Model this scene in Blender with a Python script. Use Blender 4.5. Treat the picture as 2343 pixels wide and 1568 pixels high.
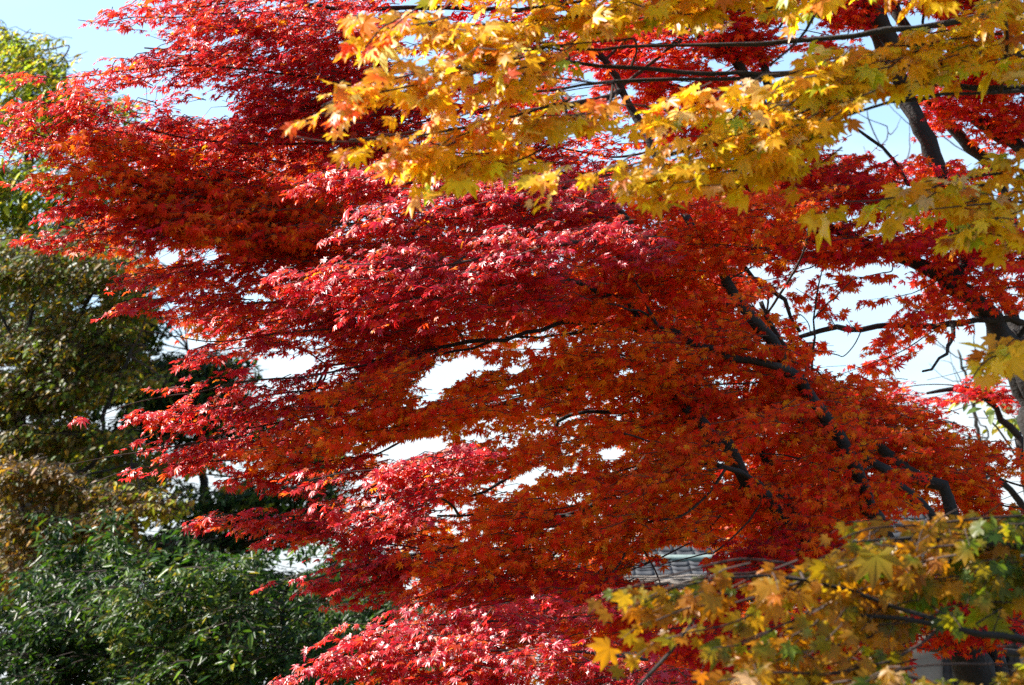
import bpy, math
import numpy as np
from mathutils import Vector

for o in list(bpy.data.objects):
    bpy.data.objects.remove(o, do_unlink=True)
SC = bpy.context.scene
COL = SC.collection

# ------------------------------------------------------------------ camera, sky, sun
PITCH = math.radians(9.25)
HF = math.radians(27.0)
TH = math.tan(HF / 2)
CAM = np.array([0.0, 0.0, 1.6])
cam_d = bpy.data.cameras.new("camera")
cam_d.sensor_width = 36.0
cam_d.lens = 18.0 / TH
cam_d.clip_start = 0.1
cam_d.clip_end = 3000.0
cam_d.dof.use_dof = True
cam_d.dof.focus_distance = 9.6
cam_d.dof.aperture_fstop = 6.3
cam = bpy.data.objects.new("camera", cam_d)
COL.objects.link(cam)
cam.location = CAM
cam.rotation_euler = (math.pi / 2 + PITCH, 0, 0)
SC.camera = cam

SUN_AZ = math.radians(-80.0)      # from +Y (view direction) towards -X: the sun stands on the left
SUN_EL = math.radians(46.0)
SUN = np.array([math.sin(SUN_AZ) * math.cos(SUN_EL), math.cos(SUN_AZ) * math.cos(SUN_EL), math.sin(SUN_EL)])

world = bpy.data.worlds.new("World")
SC.world = world
world.use_nodes = True
nt = world.node_tree
nt.nodes.clear()
out = nt.nodes.new("ShaderNodeOutputWorld")
bg = nt.nodes.new("ShaderNodeBackground")
sky = nt.nodes.new("ShaderNodeTexSky")
sky.sky_type = 'NISHITA'
sky.sun_disc = False
sky.sun_elevation = SUN_EL
sky.sun_rotation = SUN_AZ % (2 * math.pi)
sky.air_density = 1.0
sky.dust_density = 1.2
sky.ozone_density = 1.2
tc = nt.nodes.new("ShaderNodeTexCoord")
mp = nt.nodes.new("ShaderNodeMapping")
mp.inputs['Scale'].default_value = (2.2, 2.2, 9.0)
mp.inputs['Location'].default_value = (0.9, 0.2, 0.35)
nz = nt.nodes.new("ShaderNodeTexNoise")
nz.inputs['Scale'].default_value = 2.2
nz.inputs['Detail'].default_value = 7.0
nz.inputs['Roughness'].default_value = 0.55
sep = nt.nodes.new("ShaderNodeSeparateXYZ")
mrz = nt.nodes.new("ShaderNodeMapRange")          # thin cloud thickens towards the horizon
mrz.inputs['From Min'].default_value = 0.05
mrz.inputs['From Max'].default_value = 0.30
mrz.inputs['To Min'].default_value = 0.40
mrz.inputs['To Max'].default_value = -0.10
add = nt.nodes.new("ShaderNodeMath"); add.operation = 'ADD'
ramp = nt.nodes.new("ShaderNodeMapRange")
ramp.interpolation_type = 'SMOOTHSTEP'
ramp.inputs['From Min'].default_value = 0.46
ramp.inputs['From Max'].default_value = 0.86
ramp.inputs['To Min'].default_value = 0.0
ramp.inputs['To Max'].default_value = 0.9
mix = nt.nodes.new("ShaderNodeMix"); mix.data_type = 'RGBA'
mix.inputs['B'].default_value = (3.5, 3.8, 4.05, 1)
L = nt.links.new
L(tc.outputs['Generated'], mp.inputs['Vector'])
L(mp.outputs['Vector'], nz.inputs['Vector'])
L(tc.outputs['Generated'], sep.inputs['Vector'])
L(sep.outputs['Z'], mrz.inputs['Value'])
L(nz.outputs['Fac'], add.inputs[0])
L(mrz.outputs['Result'], add.inputs[1])
L(add.outputs[0], ramp.inputs['Value'])
L(ramp.outputs['Result'], mix.inputs['Factor'])
wb = nt.nodes.new("ShaderNodeMix"); wb.data_type = 'RGBA'; wb.blend_type = 'MULTIPLY'
wb.inputs['Factor'].default_value = 1.0
wb.inputs['B'].default_value = (1.06, 1.11, 1.08, 1)
L(sky.outputs['Color'], wb.inputs['A'])
L(wb.outputs['Result'], mix.inputs['A'])
L(mix.outputs['Result'], bg.inputs['Color'])
L(bg.outputs['Background'], out.inputs['Surface'])
bg.inputs['Strength'].default_value = 0.095

sun_d = bpy.data.lights.new("sun", 'SUN')
sun_d.energy = 5.0
sun_d.angle = math.radians(0.53)
sun_d.color = (1.0, 0.945, 0.86)
sun = bpy.data.objects.new("sun", sun_d)
COL.objects.link(sun)
sun.rotation_euler = Vector(-SUN).to_track_quat('-Z', 'Y').to_euler()

SC.view_settings.view_transform = 'Standard'
SC.view_settings.look = 'None'
SC.view_settings.exposure = 1.62
SC.view_settings.gamma = 1.0
SC.cycles.max_bounces = 14
SC.cycles.diffuse_bounces = 6
SC.cycles.glossy_bounces = 2
SC.cycles.transmission_bounces = 12
SC.cycles.use_denoising = False

# ------------------------------------------------------------------ helpers
DW, DH = 2342.0, 1568.0                 # the photograph's layout grid
FWD = np.array([0, math.cos(PITCH), math.sin(PITCH)])
UPV = np.array([0, -math.sin(PITCH), math.cos(PITCH)])
RGT = np.array([1.0, 0, 0])


def at(x, y, d):
    x = np.asarray(x, float); y = np.asarray(y, float); d = np.asarray(d, float)
    k = TH * d / (DW / 2)
    return CAM + FWD * d[..., None] + RGT * ((x - DW / 2) * k)[..., None] + UPV * ((DH / 2 - y) * k)[..., None]


def mpp(d):
    return TH * d / (DW / 2)


def proj(P):
    q = P - CAM
    d = q @ FWD
    k = TH * d / (DW / 2)
    return DW / 2 + (q @ RGT) / k, DH / 2 - (q @ UPV) / k, d


def unit(v):
    return v / np.maximum(np.linalg.norm(v, axis=-1, keepdims=True), 1e-9)


class MB:
    """collects geometry; build() links it as ONE mesh object"""
    def __init__(s):
        s.V = []; s.n = 0; s.F = []; s.T = []; s.G = []

    def add(s, V, faces, mi=0, tint=None, glow=None):
        V = np.asarray(V, float).reshape(-1, 3)
        for f in faces:
            f = np.asarray(f, np.int64)
            if f.size:
                s.F.append((f + s.n, mi))
        s.V.append(V); s.n += len(V)
        s.T.append(np.zeros((len(V), 3)) if tint is None else np.broadcast_to(tint, V.shape))
        s.G.append(np.zeros((len(V), 3)) if glow is None else np.broadcast_to(glow, V.shape))

    def box(s, c, h, mi=0, rz=0.0):
        c = np.asarray(c, float); h = np.asarray(h, float)
        v = np.array([[x, y, z] for z in (-1, 1) for y in (-1, 1) for x in (-1, 1)], float) * h
        cs, sn = math.cos(rz), math.sin(rz)
        v = np.stack([v[:, 0] * cs - v[:, 1] * sn, v[:, 0] * sn + v[:, 1] * cs, v[:, 2]], 1) + c
        s.add(v, [np.array([[0, 2, 3, 1], [4, 5, 7, 6], [0, 1, 5, 4], [2, 6, 7, 3], [0, 4, 6, 2], [1, 3, 7, 5]])], mi)

    def build(s, name, mats, parent=None, colours=False, smooth=False, origin=None):
        V = np.concatenate(s.V) if s.V else np.zeros((0, 3))
        o0 = np.zeros(3)
        if parent is not None:
            o0 = np.array(parent.matrix_basis.translation)
            if parent.parent is not None:
                o0 = o0 + np.array(parent.parent.matrix_basis.translation)
        if origin is not None:
            o0 = np.asarray(origin, float)
        V = V - o0
        me = bpy.data.meshes.new(name)
        me.vertices.add(len(V))
        me.vertices.foreach_set("co", V.astype(np.float32).ravel())
        loops = np.concatenate([f.ravel() for f, _ in s.F])
        tot = np.concatenate([np.full(len(f), f.shape[1]) for f, _ in s.F])
        mis = np.concatenate([np.full(len(f), m) for f, m in s.F])
        start = np.concatenate([[0], np.cumsum(tot)[:-1]])
        me.loops.add(len(loops))
        me.loops.foreach_set("vertex_index", loops.astype(np.int32))
        me.polygons.add(len(tot))
        me.polygons.foreach_set("loop_start", start.astype(np.int32))
        me.polygons.foreach_set("loop_total", tot.astype(np.int32))
        me.polygons.foreach_set("material_index", mis.astype(np.int32))
        if smooth:
            me.polygons.foreach_set("use_smooth", np.ones(len(tot), bool))
        if colours:
            for nm, arr in (("tint", s.T), ("glow", s.G)):
                a = me.attributes.new(nm, 'FLOAT_COLOR', 'POINT')
                c = np.concatenate(arr)
                a.data.foreach_set("color", np.concatenate([c, np.ones((len(c), 1))], 1).astype(np.float32).ravel())
        for m in (mats if isinstance(mats, (list, tuple)) else [mats]):
            me.materials.append(m)
        me.update(calc_edges=True)
        ob = bpy.data.objects.new(name, me)
        COL.objects.link(ob)
        if parent is not None:
            ob.parent = parent
        elif origin is not None:
            ob.location = origin
        return ob


def thing(name, label, cat, loc, group=None):
    o = bpy.data.objects.new(name, None)
    COL.objects.link(o)
    o.location = loc
    o["label"] = label; o["category"] = cat
    if group:
        o["group"] = group
    return o


# ------------------------------------------------------------------ materials
def new_mat(name):
    m = bpy.data.materials.new(name)
    m.use_nodes = True
    m.node_tree.nodes.clear()
    return m, m.node_tree


def leaf_mat(name, trans=0.5, rough=0.42, spec=0.5):
    m, t = new_mat(name)
    N = t.nodes.new; K = t.links.new
    o = N("ShaderNodeOutputMaterial")
    p = N("ShaderNodeBsdfPrincipled"); tr = N("ShaderNodeBsdfTranslucent"); mx = N("ShaderNodeMixShader")
    a = N("ShaderNodeAttribute"); a.attribute_name = "tint"
    g = N("ShaderNodeAttribute"); g.attribute_name = "glow"
    p.inputs['Roughness'].default_value = rough
    p.inputs['Specular IOR Level'].default_value = spec
    mx.inputs[0].default_value = trans
    K(a.outputs['Color'], p.inputs['Base Color'])
    K(g.outputs['Color'], tr.inputs['Color'])
    K(p.outputs[0], mx.inputs[1]); K(tr.outputs[0], mx.inputs[2]); K(mx.outputs[0], o.inputs['Surface'])
    return m


def bark_mat(name, c1, c2, scale=9.0):
    m, t = new_mat(name)
    N = t.nodes.new; K = t.links.new
    o = N("ShaderNodeOutputMaterial"); p = N("ShaderNodeBsdfPrincipled")
    tcn = N("ShaderNodeTexCoord"); n1 = N("ShaderNodeTexNoise"); n2 = N("ShaderNodeTexNoise")
    n1.inputs['Scale'].default_value = scale; n1.inputs['Detail'].default_value = 6
    n2.inputs['Scale'].default_value = scale * 5; n2.inputs['Detail'].default_value = 5
    r = N("ShaderNodeValToRGB")
    r.color_ramp.elements[0].position = 0.38; r.color_ramp.elements[0].color = (*c1, 1)
    r.color_ramp.elements[1].position = 0.68; r.color_ramp.elements[1].color = (*c2, 1)
    b = N("ShaderNodeBump"); b.inputs['Strength'].default_value = 0.7; b.inputs['Distance'].default_value = 0.012
    p.inputs['Roughness'].default_value = 0.85
    K(tcn.outputs['Object'], n1.inputs['Vector']); K(tcn.outputs['Object'], n2.inputs['Vector'])
    K(n1.outputs['Fac'], r.inputs['Fac']); K(r.outputs['Color'], p.inputs['Base Color'])
    K(n2.outputs['Fac'], b.inputs['Height']); K(b.outputs['Normal'], p.inputs['Normal'])
    K(p.outputs[0], o.inputs['Surface'])
    return m


def noise_mat(name, c1, c2, scale=3.0, rough=0.8, bump=0.2, spec=0.3):
    m, t = new_mat(name)
    N = t.nodes.new; K = t.links.new
    o = N("ShaderNodeOutputMaterial"); p = N("ShaderNodeBsdfPrincipled")
    tcn = N("ShaderNodeTexCoord"); n1 = N("ShaderNodeTexNoise")
    n1.inputs['Scale'].default_value = scale; n1.inputs['Detail'].default_value = 8
    r = N("ShaderNodeValToRGB")
    r.color_ramp.elements[0].position = 0.3; r.color_ramp.elements[0].color = (*c1, 1)
    r.color_ramp.elements[1].position = 0.7; r.color_ramp.elements[1].color = (*c2, 1)
    b = N("ShaderNodeBump"); b.inputs['Strength'].default_value = bump; b.inputs['Distance'].default_value = 0.02
    p.inputs['Roughness'].default_value = rough
    p.inputs['Specular IOR Level'].default_value = spec
    K(tcn.outputs['Object'], n1.inputs['Vector'])
    K(n1.outputs['Fac'], r.inputs['Fac']); K(r.outputs['Color'], p.inputs['Base Color'])
    K(n1.outputs['Fac'], b.inputs['Height']); K(b.outputs['Normal'], p.inputs['Normal'])
    K(p.outputs[0], o.inputs['Surface'])
    return m


M_RED = leaf_mat("red_maple_leaf", 0.66, 0.40, 0.16)
M_SHEEN = leaf_mat("outer_red_leaf_sheen", 0.56, 0.35, 0.55)  # same red leaf, gloss raised to imitate the sheen on sunlit outer tiers
M_YEL = leaf_mat("yellow_maple_leaf", 0.62, 0.36, 0.32)
M_BGL = leaf_mat("broad_leaf", 0.50, 0.40, 0.2)
M_EVG = leaf_mat("glossy_evergreen_leaf", 0.38, 0.34, 0.15)
M_BARK = bark_mat("dark_maple_bark", (0.004, 0.003, 0.0025), (0.016, 0.012, 0.010), 12)
M_BARKG = bark_mat("grey_bark", (0.03, 0.026, 0.023), (0.13, 0.12, 0.105), 14)
M_TWIG = noise_mat("brown_twig", (0.02, 0.012, 0.010), (0.05, 0.028, 0.02), 30)
M_TWIGG = noise_mat("grey_twig", (0.10, 0.09, 0.085), (0.2, 0.18, 0.165), 30)

# ------------------------------------------------------------------ leaf shapes

def palmate(seed, lobes, lens, sinus, wid, midr, droop, fold, curl):
    """one palmate leaf, tip along +y, face up +z: verts, quads, radial weight"""
    r = np.random.default_rng(seed)
    ang = np.radians(np.array(lobes, float) + r.normal(0, 3.5, len(lobes)))
    ln = np.array(lens) * (1 + r.normal(0, 0.06, len(lobes)))
    V = [(0, 0)]; W = [0.0]
    n = len(lobes)
    sin_idx = []
    for i in range(n + 1):
        if i == 0:
            a = ang[0] - math.radians(22); rr = sinus * .55
        elif i == n:
            a = ang[-1] + math.radians(22); rr = sinus * .55
        else:
            a = (ang[i - 1] + ang[i]) / 2
            rr = sinus * (0.55 + 0.45 * min(ln[i - 1], ln[i]))
        sin_idx.append(len(V)); V.append((math.sin(a) * rr, math.cos(a) * rr)); W.append(rr)
    F = []
    bend = r.normal(0, 0.05, n)
    lob = []
    for i in range(n):
        a = ang[i]; l = ln[i]
        ax = np.array([math.sin(a), math.cos(a)]); nx = np.array([ax[1], -ax[0]])
        w = wid * (0.6 + 0.4 * l)
        k = len(V)
        m = ax * l * midr
        V.append(tuple(m - nx * w + nx * bend[i] * .3)); W.append(midr * l)
        V.append(tuple(ax * l + nx * bend[i])); W.append(l)
        V.append(tuple(m + nx * w + nx * bend[i] * .3)); W.append(midr * l)
        F.append((0, k + 1, k, sin_idx[i])); F.append((0, sin_idx[i + 1], k + 2, k + 1))
        lob.append((k, k + 1, k + 2))
    V = np.array(V); W = np.array(W)
    rad = np.linalg.norm(V, axis=1)
    z = -droop * rad ** 2
    for i, (a, b, c) in enumerate(lob):
        cu = r.normal(0, curl)
        z[a] += fold + cu * .4 + r.normal(0, .015); z[c] += fold + cu * .4 + r.normal(0, .015)
        z[b] += cu
    z[sin_idx] += fold * .6
    V3 = np.stack([V[:, 0], V[:, 1], z], 1)
    V3[:, :2] *= (1 - 0.25 * droop * rad)[:, None]
    return V3, np.array(F)[:, ::-1], W


def lance(seed, wid, droop, fold):
    r = np.random.default_rng(seed)
    V = np.array([[0, 0, 0], [-wid, .35, fold], [-wid * .8, .68, fold * .9], [0, 1, 0], [wid * .8, .68, fold * .9], [wid, .35, fold]], float)
    V[:, 2] -= droop * V[:, 1] ** 2
    V[:, 0] += r.normal(0, .05) * V[:, 1] ** 2
    return V, np.array([[0, 3, 2, 1], [0, 5, 4, 3]]), V[:, 1].copy()


RED_T = [palmate(s, [-112, -74, -37, 0, 37, 74, 112], [.42, .76, .95, 1, .95, .76, .42], .35, .122, .52,
                 .12 + .11 * (s % 4), .03 + .02 * (s % 3), .07) for s in range(10)]
YEL_T = [palmate(50 + s, [-108, -70, -35, 0, 35, 70, 108], [.46, .78, .95, 1, .95, .78, .46], .54, .15, .60,
                 .08 + .13 * (s % 4), .03 + .03 * (s % 3), .09) for s in range(10)]
LAN_T = [lance(90 + s, .17, .12 + .1 * (s % 3), .05 + .03 * (s % 2)) for s in range(6)]
OVA_T = [lance(120 + s, .27, .1 + .1 * (s % 3), .05 + .03 * (s % 2)) for s in range(6)]


def put_leaves(mb, rng, P, Nrm, Ax, size, temps, tint, glow, tip_t=None, tip_g=None):
    """P (n,3) where the blade starts; Nrm face normal; Ax tip direction; tint/glow (n,3)"""
    n = len(P)
    if n == 0:
        return
    Nrm = unit(Nrm)
    Y = unit(Ax - Nrm * np.sum(Ax * Nrm, 1, keepdims=True))
    X = np.cross(Y, Nrm)
    pick = rng.integers(0, len(temps), n)
    for k, (tv, tf, tw) in enumerate(temps):
        s = np.nonzero(pick == k)[0]
        if not len(s):
            continue
        v = (P[s][:, None, :] + size[s][:, None, None] * (
            tv[None, :, 0:1] * X[s][:, None, :] + tv[None, :, 1:2] * Y[s][:, None, :] + tv[None, :, 2:3] * Nrm[s][:, None, :]))
        nv = len(tv)
        f = (tf[None] + (np.arange(len(s)) * nv)[:, None, None]).reshape(-1, tf.shape[1])
        w = np.clip(tw, 0, 1)[None, :, None]
        if tip_t is None:
            T = np.repeat(tint[s], nv, 0); G = np.repeat(glow[s], nv, 0)
        else:
            T = (tint[s][:, None] * (1 - w) + tip_t[s][:, None] * w).reshape(-1, 3)
            G = (glow[s][:, None] * (1 - w) + tip_g[s][:, None] * w).reshape(-1, 3)
        mb.add(v.reshape(-1, 3), [f], 0, T, G)


def catmull(P, n):
    P = np.asarray(P, float)
    if len(P) < 3:
        t = np.linspace(0, 1, n)[:, None]
        return P[0] * (1 - t) + P[-1] * t
    Q = np.vstack([2 * P[0] - P[1], P, 2 * P[-1] - P[-2]])
    d = np.concatenate([[0], np.cumsum(np.linalg.norm(np.diff(P[:, :3], axis=0), axis=1) + 1e-6)])
    u = np.linspace(0, d[-1], n)
    i = np.clip(np.searchsorted(d, u, 'right') - 1, 0, len(P) - 2)
    t = ((u - d[i]) / (d[i + 1] - d[i]))[:, None]
    p0, p1, p2, p3 = Q[i], Q[i + 1], Q[i + 2], Q[i + 3]
    return .5 * (2 * p1 + (p2 - p0) * t + (2 * p0 - 5 * p1 + 4 * p2 - p3) * t ** 2 + (3 * p1 - p0 - 3 * p2 + p3) * t ** 3)


def tubes(mb, PT, R, sides, mi):
    """many equal tubes at once: PT (n,k,3), R (n,k)"""
    n, k, _ = PT.shape
    if n == 0:
        return
    T = unit(np.gradient(PT, axis=1))
    ref = np.where(np.abs(T[..., 2:3]) > .9, np.array([1.0, 0, 0]), np.array([0, 0, 1.0]))
    A = unit(np.cross(T, ref)); B = np.cross(T, A)
    th = np.arange(sides) * 2 * np.pi / sides
    ring = A[:, :, None, :] * np.cos(th)[:, None] + B[:, :, None, :] * np.sin(th)[:, None]
    V = PT[:, :, None, :] + ring * R[:, :, None, None]
    idx = np.arange(n * k * sides).reshape(n, k, sides)
    nx = np.roll(idx, -1, axis=2)
    f = np.stack([idx[:, :-1], nx[:, :-1], nx[:, 1:], idx[:, 1:]], -1).reshape(-1, 4)
    mb.add(V.reshape(-1, 3), [f], mi)


def tube(mb, P, R, sides=9, mi=0, rng=None, rough=0.12):
    """one limb with an uneven girth"""
    P = np.asarray(P); R = np.asarray(R)
    T = unit(np.gradient(P, axis=0))
    A = np.cross(T[0], [0.3, 0.2, 1.0]); A /= np.linalg.norm(A)
    V = []
    th = np.arange(sides) * 2 * np.pi / sides
    for i in range(len(P)):
        A = A - T[i] * (A @ T[i]); A /= np.linalg.norm(A)
        B = np.cross(T[i], A)
        r = R[i] * (1 + (rng.normal(0, rough, sides) if rng is not None else 0))
        V.append(P[i] + (A * np.cos(th)[:, None] + B * np.sin(th)[:, None]) * np.reshape(r, (-1, 1)))
    V = np.array(V)
    k = len(P)
    idx = np.arange(k * sides).reshape(k, sides); nx = np.roll(idx, -1, 1)
    f = np.stack([idx[:-1], nx[:-1], nx[1:], idx[1:]], -1).reshape(-1, 4)
    mb.add(V.reshape(-1, 3), [f, idx[-1:][:, ::1]], mi)


def clump(P, rng, freq):
    """smooth 3-D noise, about -1..1"""
    v = np.zeros(len(P))
    for _ in range(7):
        k = rng.normal(0, freq, 3)
        v += np.cos(P @ k + rng.uniform(0, 6.28))
    return v / 3.2


# windows in the crowns through which the sky shows: (x, y, half width, half height, lean in degrees)
GAPS = [
    (465, 250, 80, 26, 5), (300, 212, 40, 13, 0), (205, 108, 110, 20, 5), (265, 92, 120, 26, 0), (335, 97, 45, 18, 0),
    (482, 582, 20, 20, 0), (650, 833, 82, 20, 3), (1040, 848, 80, 30, -20), (985, 878, 30, 40, 0), (955, 1022, 85, 22, -4),
    (905, 1030, 45, 22, 0), (1195, 1098, 75, 16, -28), (1400, 1038, 28, 24, 0), (1430, 850, 24, 12, 0), (1180, 905, 30, 9, 0),
    (1985, 690, 75, 50, 0), (1930, 760, 70, 75, 0), (1900, 830, 36, 30, 0), (2050, 820, 90, 22, -20), (2000, 615, 50, 17, -10), (2150, 850, 75, 62, -20), (2190, 770, 45, 26, 0),
    (1800, 690, 40, 44, 40), (1730, 622, 45, 16, 20), (1780, 760, 20, 20, 0),
    (2015, 290, 40, 62, 20), (2060, 335, 40, 20, 0), (2215, 350, 55, 22, 30), (2160, 340, 30, 34, 0), (2260, 960, 100, 45, 20), (2320, 1125, 40, 38, 30),
    (1420, 215, 60, 10, 0), (1330, 200, 60, 12, -8), (1590, 60, 24, 12, 0), (1640, 150, 44, 14, 20), (1840, 70, 30, 10, 0),
    (2050, 40, 30, 40, 30), (2110, 50, 50, 20, 10), (1560, 185, 46, 10, 0),
    (1560, 1262, 84, 18, 3), (1480, 1305, 50, 26, 0), (1560, 1318, 70, 20, 0), (1230, 790, 36, 9, 0), (640, 960, 12, 8, 0), (700, 775, 50, 8, 0), (580, 680, 30, 8, 0), (1560, 1400, 40, 25, 0),
    (15, 845, 30, 14, 0), (215, 690, 30, 20, 20), (255, 950, 20, 40, 10), (430, 1000, 34, 9, 0), (470, 1098, 42, 10, 0), (715, 1262, 44, 24, 0), (380, 590, 26, 26, 0), (60, 960, 16, 16, 0), (140, 1290, 12, 10, 0),
    (1085, 690, 14, 6, 0), (800, 510, 10, 8, 0), (2170, 430, 20, 12, 0), (1660, 1320, 20, 10, 0),
    (1850, 620, 30, 22, 0), (1500, 690, 16, 8, 0), (2310, 690, 30, 40, -20), (2105, 600, 20, 10, 0),
]
GA = np.array(GAPS, float)
GA[:, 2:4] *= .76


def in_gap(P, rng, pad=0.0):
    x, y, _ = proj(P)
    hit = np.zeros(len(P), bool)
    jit = rng.normal(0, .3, len(P))
    for gx, gy, rx, ry, a in GA:
        c, s = math.cos(math.radians(a)), math.sin(math.radians(a))
        u = ((x - gx) * c + (y - gy) * s) / (rx + pad); v = (-(x - gx) * s + (y - gy) * c) / (ry + pad)
        hit |= (u * u + v * v) < 1 + jit
    return hit


# ------------------------------------------------------------------ palettes: (weight, tint, glow)
PAL = {
    'crimson': [(0.45, (0.3708, 0.0081, 0.0338), (0.86, 0.03, 0.024)), (0.35, (0.4191, 0.0113, 0.0274), (0.93, 0.055, 0.018)), (0.15, (0.2902, 0.0081, 0.0443), (0.74, 0.022, 0.036)), (0.05, (0.4433, 0.0564, 0.0113), (0.95, 0.28, 0.01))],
    'scarlet': [(0.5, (0.5005, 0.0164, 0.0218), (0.95, 0.09, 0.012)), (0.3, (0.455, 0.0118, 0.0309), (0.92, 0.05, 0.018)), (0.2, (0.5278, 0.0501, 0.0127), (0.96, 0.22, 0.01))],
    'ember': [(.45, (.76, .036, .008), (.97, .15, .004)), (.35, (.72, .018, .010), (.95, .075, .005)), (.2, (.78, .08, .008), (.97, .28, .006))],
    'orange': [(.4, (.78, .085, .008), (.97, .31, .006)), (.35, (.76, .045, .008), (.97, .18, .005)), (.25, (.80, .19, .012), (.98, .48, .010))],
    'yellow': [(.5, (.76, .37, .018), (.97, .57, .010)), (.22, (.70, .40, .022), (.94, .60, .012)), (.12, (.74, .28, .022), (.96, .40, .010)), (.10, (.72, .50, .22), (.90, .58, .10)), (.06, (.42, .14, .03), (.65, .2, .015))],
    'yellowtip': [(.35, (.76, .34, .022), (.96, .46, .012)), (.3, (.74, .20, .022), (.96, .30, .012)), (.2, (.68, .08, .022), (.96, .15, .012)), (.15, (.72, .48, .14), (.90, .58, .06))],
    'lemon': [(.4, (.72, .42, .018), (.94, .62, .012)), (.22, (.58, .44, .022), (.80, .60, .014)), (.2, (.74, .34, .022), (.95, .47, .012)), (.10, (.32, .38, .022), (.52, .56, .014)), (.08, (.72, .52, .25), (.88, .60, .14))],
    'amber': [(0.5, (0.391, 0.153, 0.0085), (0.612, 0.221, 0.0051)), (0.3, (0.374, 0.187, 0.0102), (0.561, 0.2635, 0.0051)), (0.2, (0.289, 0.1785, 0.0102), (0.442, 0.272, 0.0051))],  # amber leaves, tints darkened to stand in for shade on the low maple
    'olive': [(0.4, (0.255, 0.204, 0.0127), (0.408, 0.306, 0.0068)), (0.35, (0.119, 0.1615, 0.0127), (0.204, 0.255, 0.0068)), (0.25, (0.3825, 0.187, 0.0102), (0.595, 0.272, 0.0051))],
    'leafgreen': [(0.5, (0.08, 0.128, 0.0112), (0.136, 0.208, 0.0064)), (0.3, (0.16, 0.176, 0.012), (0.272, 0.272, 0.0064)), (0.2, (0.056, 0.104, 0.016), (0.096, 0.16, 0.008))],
    'yellowgreen': [(.5, (.30, .30, .02), (.58, .56, .02)), (.3, (.15, .22, .02), (.34, .44, .02)), (.2, (.44, .30, .03), (.72, .48, .02))],
    'oldgold': [(0.3, (0.1179, 0.0852, 0.0092), (0.249, 0.1769, 0.0078)), (0.34, (0.0459, 0.0655, 0.0078), (0.0983, 0.131, 0.0065)), (0.2, (0.1966, 0.1114, 0.0099), (0.3604, 0.2097, 0.0078)), (0.16, (0.0786, 0.0459, 0.0131), (0.1573, 0.0852, 0.0099))],
    'bronze': [(0.5, (0.1836, 0.0918, 0.0229), (0.306, 0.1453, 0.0154)), (0.25, (0.0918, 0.0612, 0.0154), (0.153, 0.0918, 0.0154)), (0.25, (0.2908, 0.1682, 0.0229), (0.459, 0.26, 0.0154))],
    'darkgreen': [(0.6, (0.0123, 0.0308, 0.009), (0.028, 0.0616, 0.0084)), (0.3, (0.0196, 0.0448, 0.0112), (0.0448, 0.0896, 0.0112)), (0.1, (0.0672, 0.0728, 0.0112), (0.112, 0.112, 0.0112))],
    'bush': [(0.5, (0.0231, 0.0576, 0.0069), (0.0519, 0.1269, 0.0057)), (0.3, (0.015, 0.0403, 0.0092), (0.0347, 0.0807, 0.0081)), (0.2, (0.0519, 0.0807, 0.0069), (0.1038, 0.1614, 0.0057))],
    'bushlight': [(0.5, (0.0735, 0.1176, 0.0185), (0.1323, 0.1984, 0.0147)), (0.3, (0.0367, 0.0735, 0.0147), (0.0735, 0.1323, 0.0147)), (0.2, (0.2058, 0.1837, 0.0147), (0.3307, 0.2793, 0.0147))],
    'palegreen': [(.5, (.25, .30, .10), (.4, .45, .1)), (.3, (.12, .20, .06), (.25, .35, .06)), (.2, (.35, .3, .06), (.5, .42, .04))],
    'tan': [(.5, (.30, .18, .09), (.45, .27, .12)), (.5, (.22, .13, .08), (.35, .2, .1))],
}


def colours(rng, pal, n, mixpal=None, mixf=0.0):
    def one(p, n):
        e = PAL[p]
        w = np.array([q[0] for q in e]); w = w / w.sum()
        i = rng.choice(len(e), n, p=w)
        t = np.array([q[1] for q in e])[i]; g = np.array([q[2] for q in e])[i]
        return t, g
    t, g = one(pal, n)
    if mixpal:
        t2, g2 = one(mixpal, n)
        s = rng.random(n) < mixf
        t[s] = t2[s]; g[s] = g2[s]
    j = np.exp(rng.normal(0, .17, (n, 1)))
    h = np.exp(rng.normal(0, .07, (n, 3)))
    return np.clip(t * j * h, 0, .9), np.clip(g * j * h, 0, .95)


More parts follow.
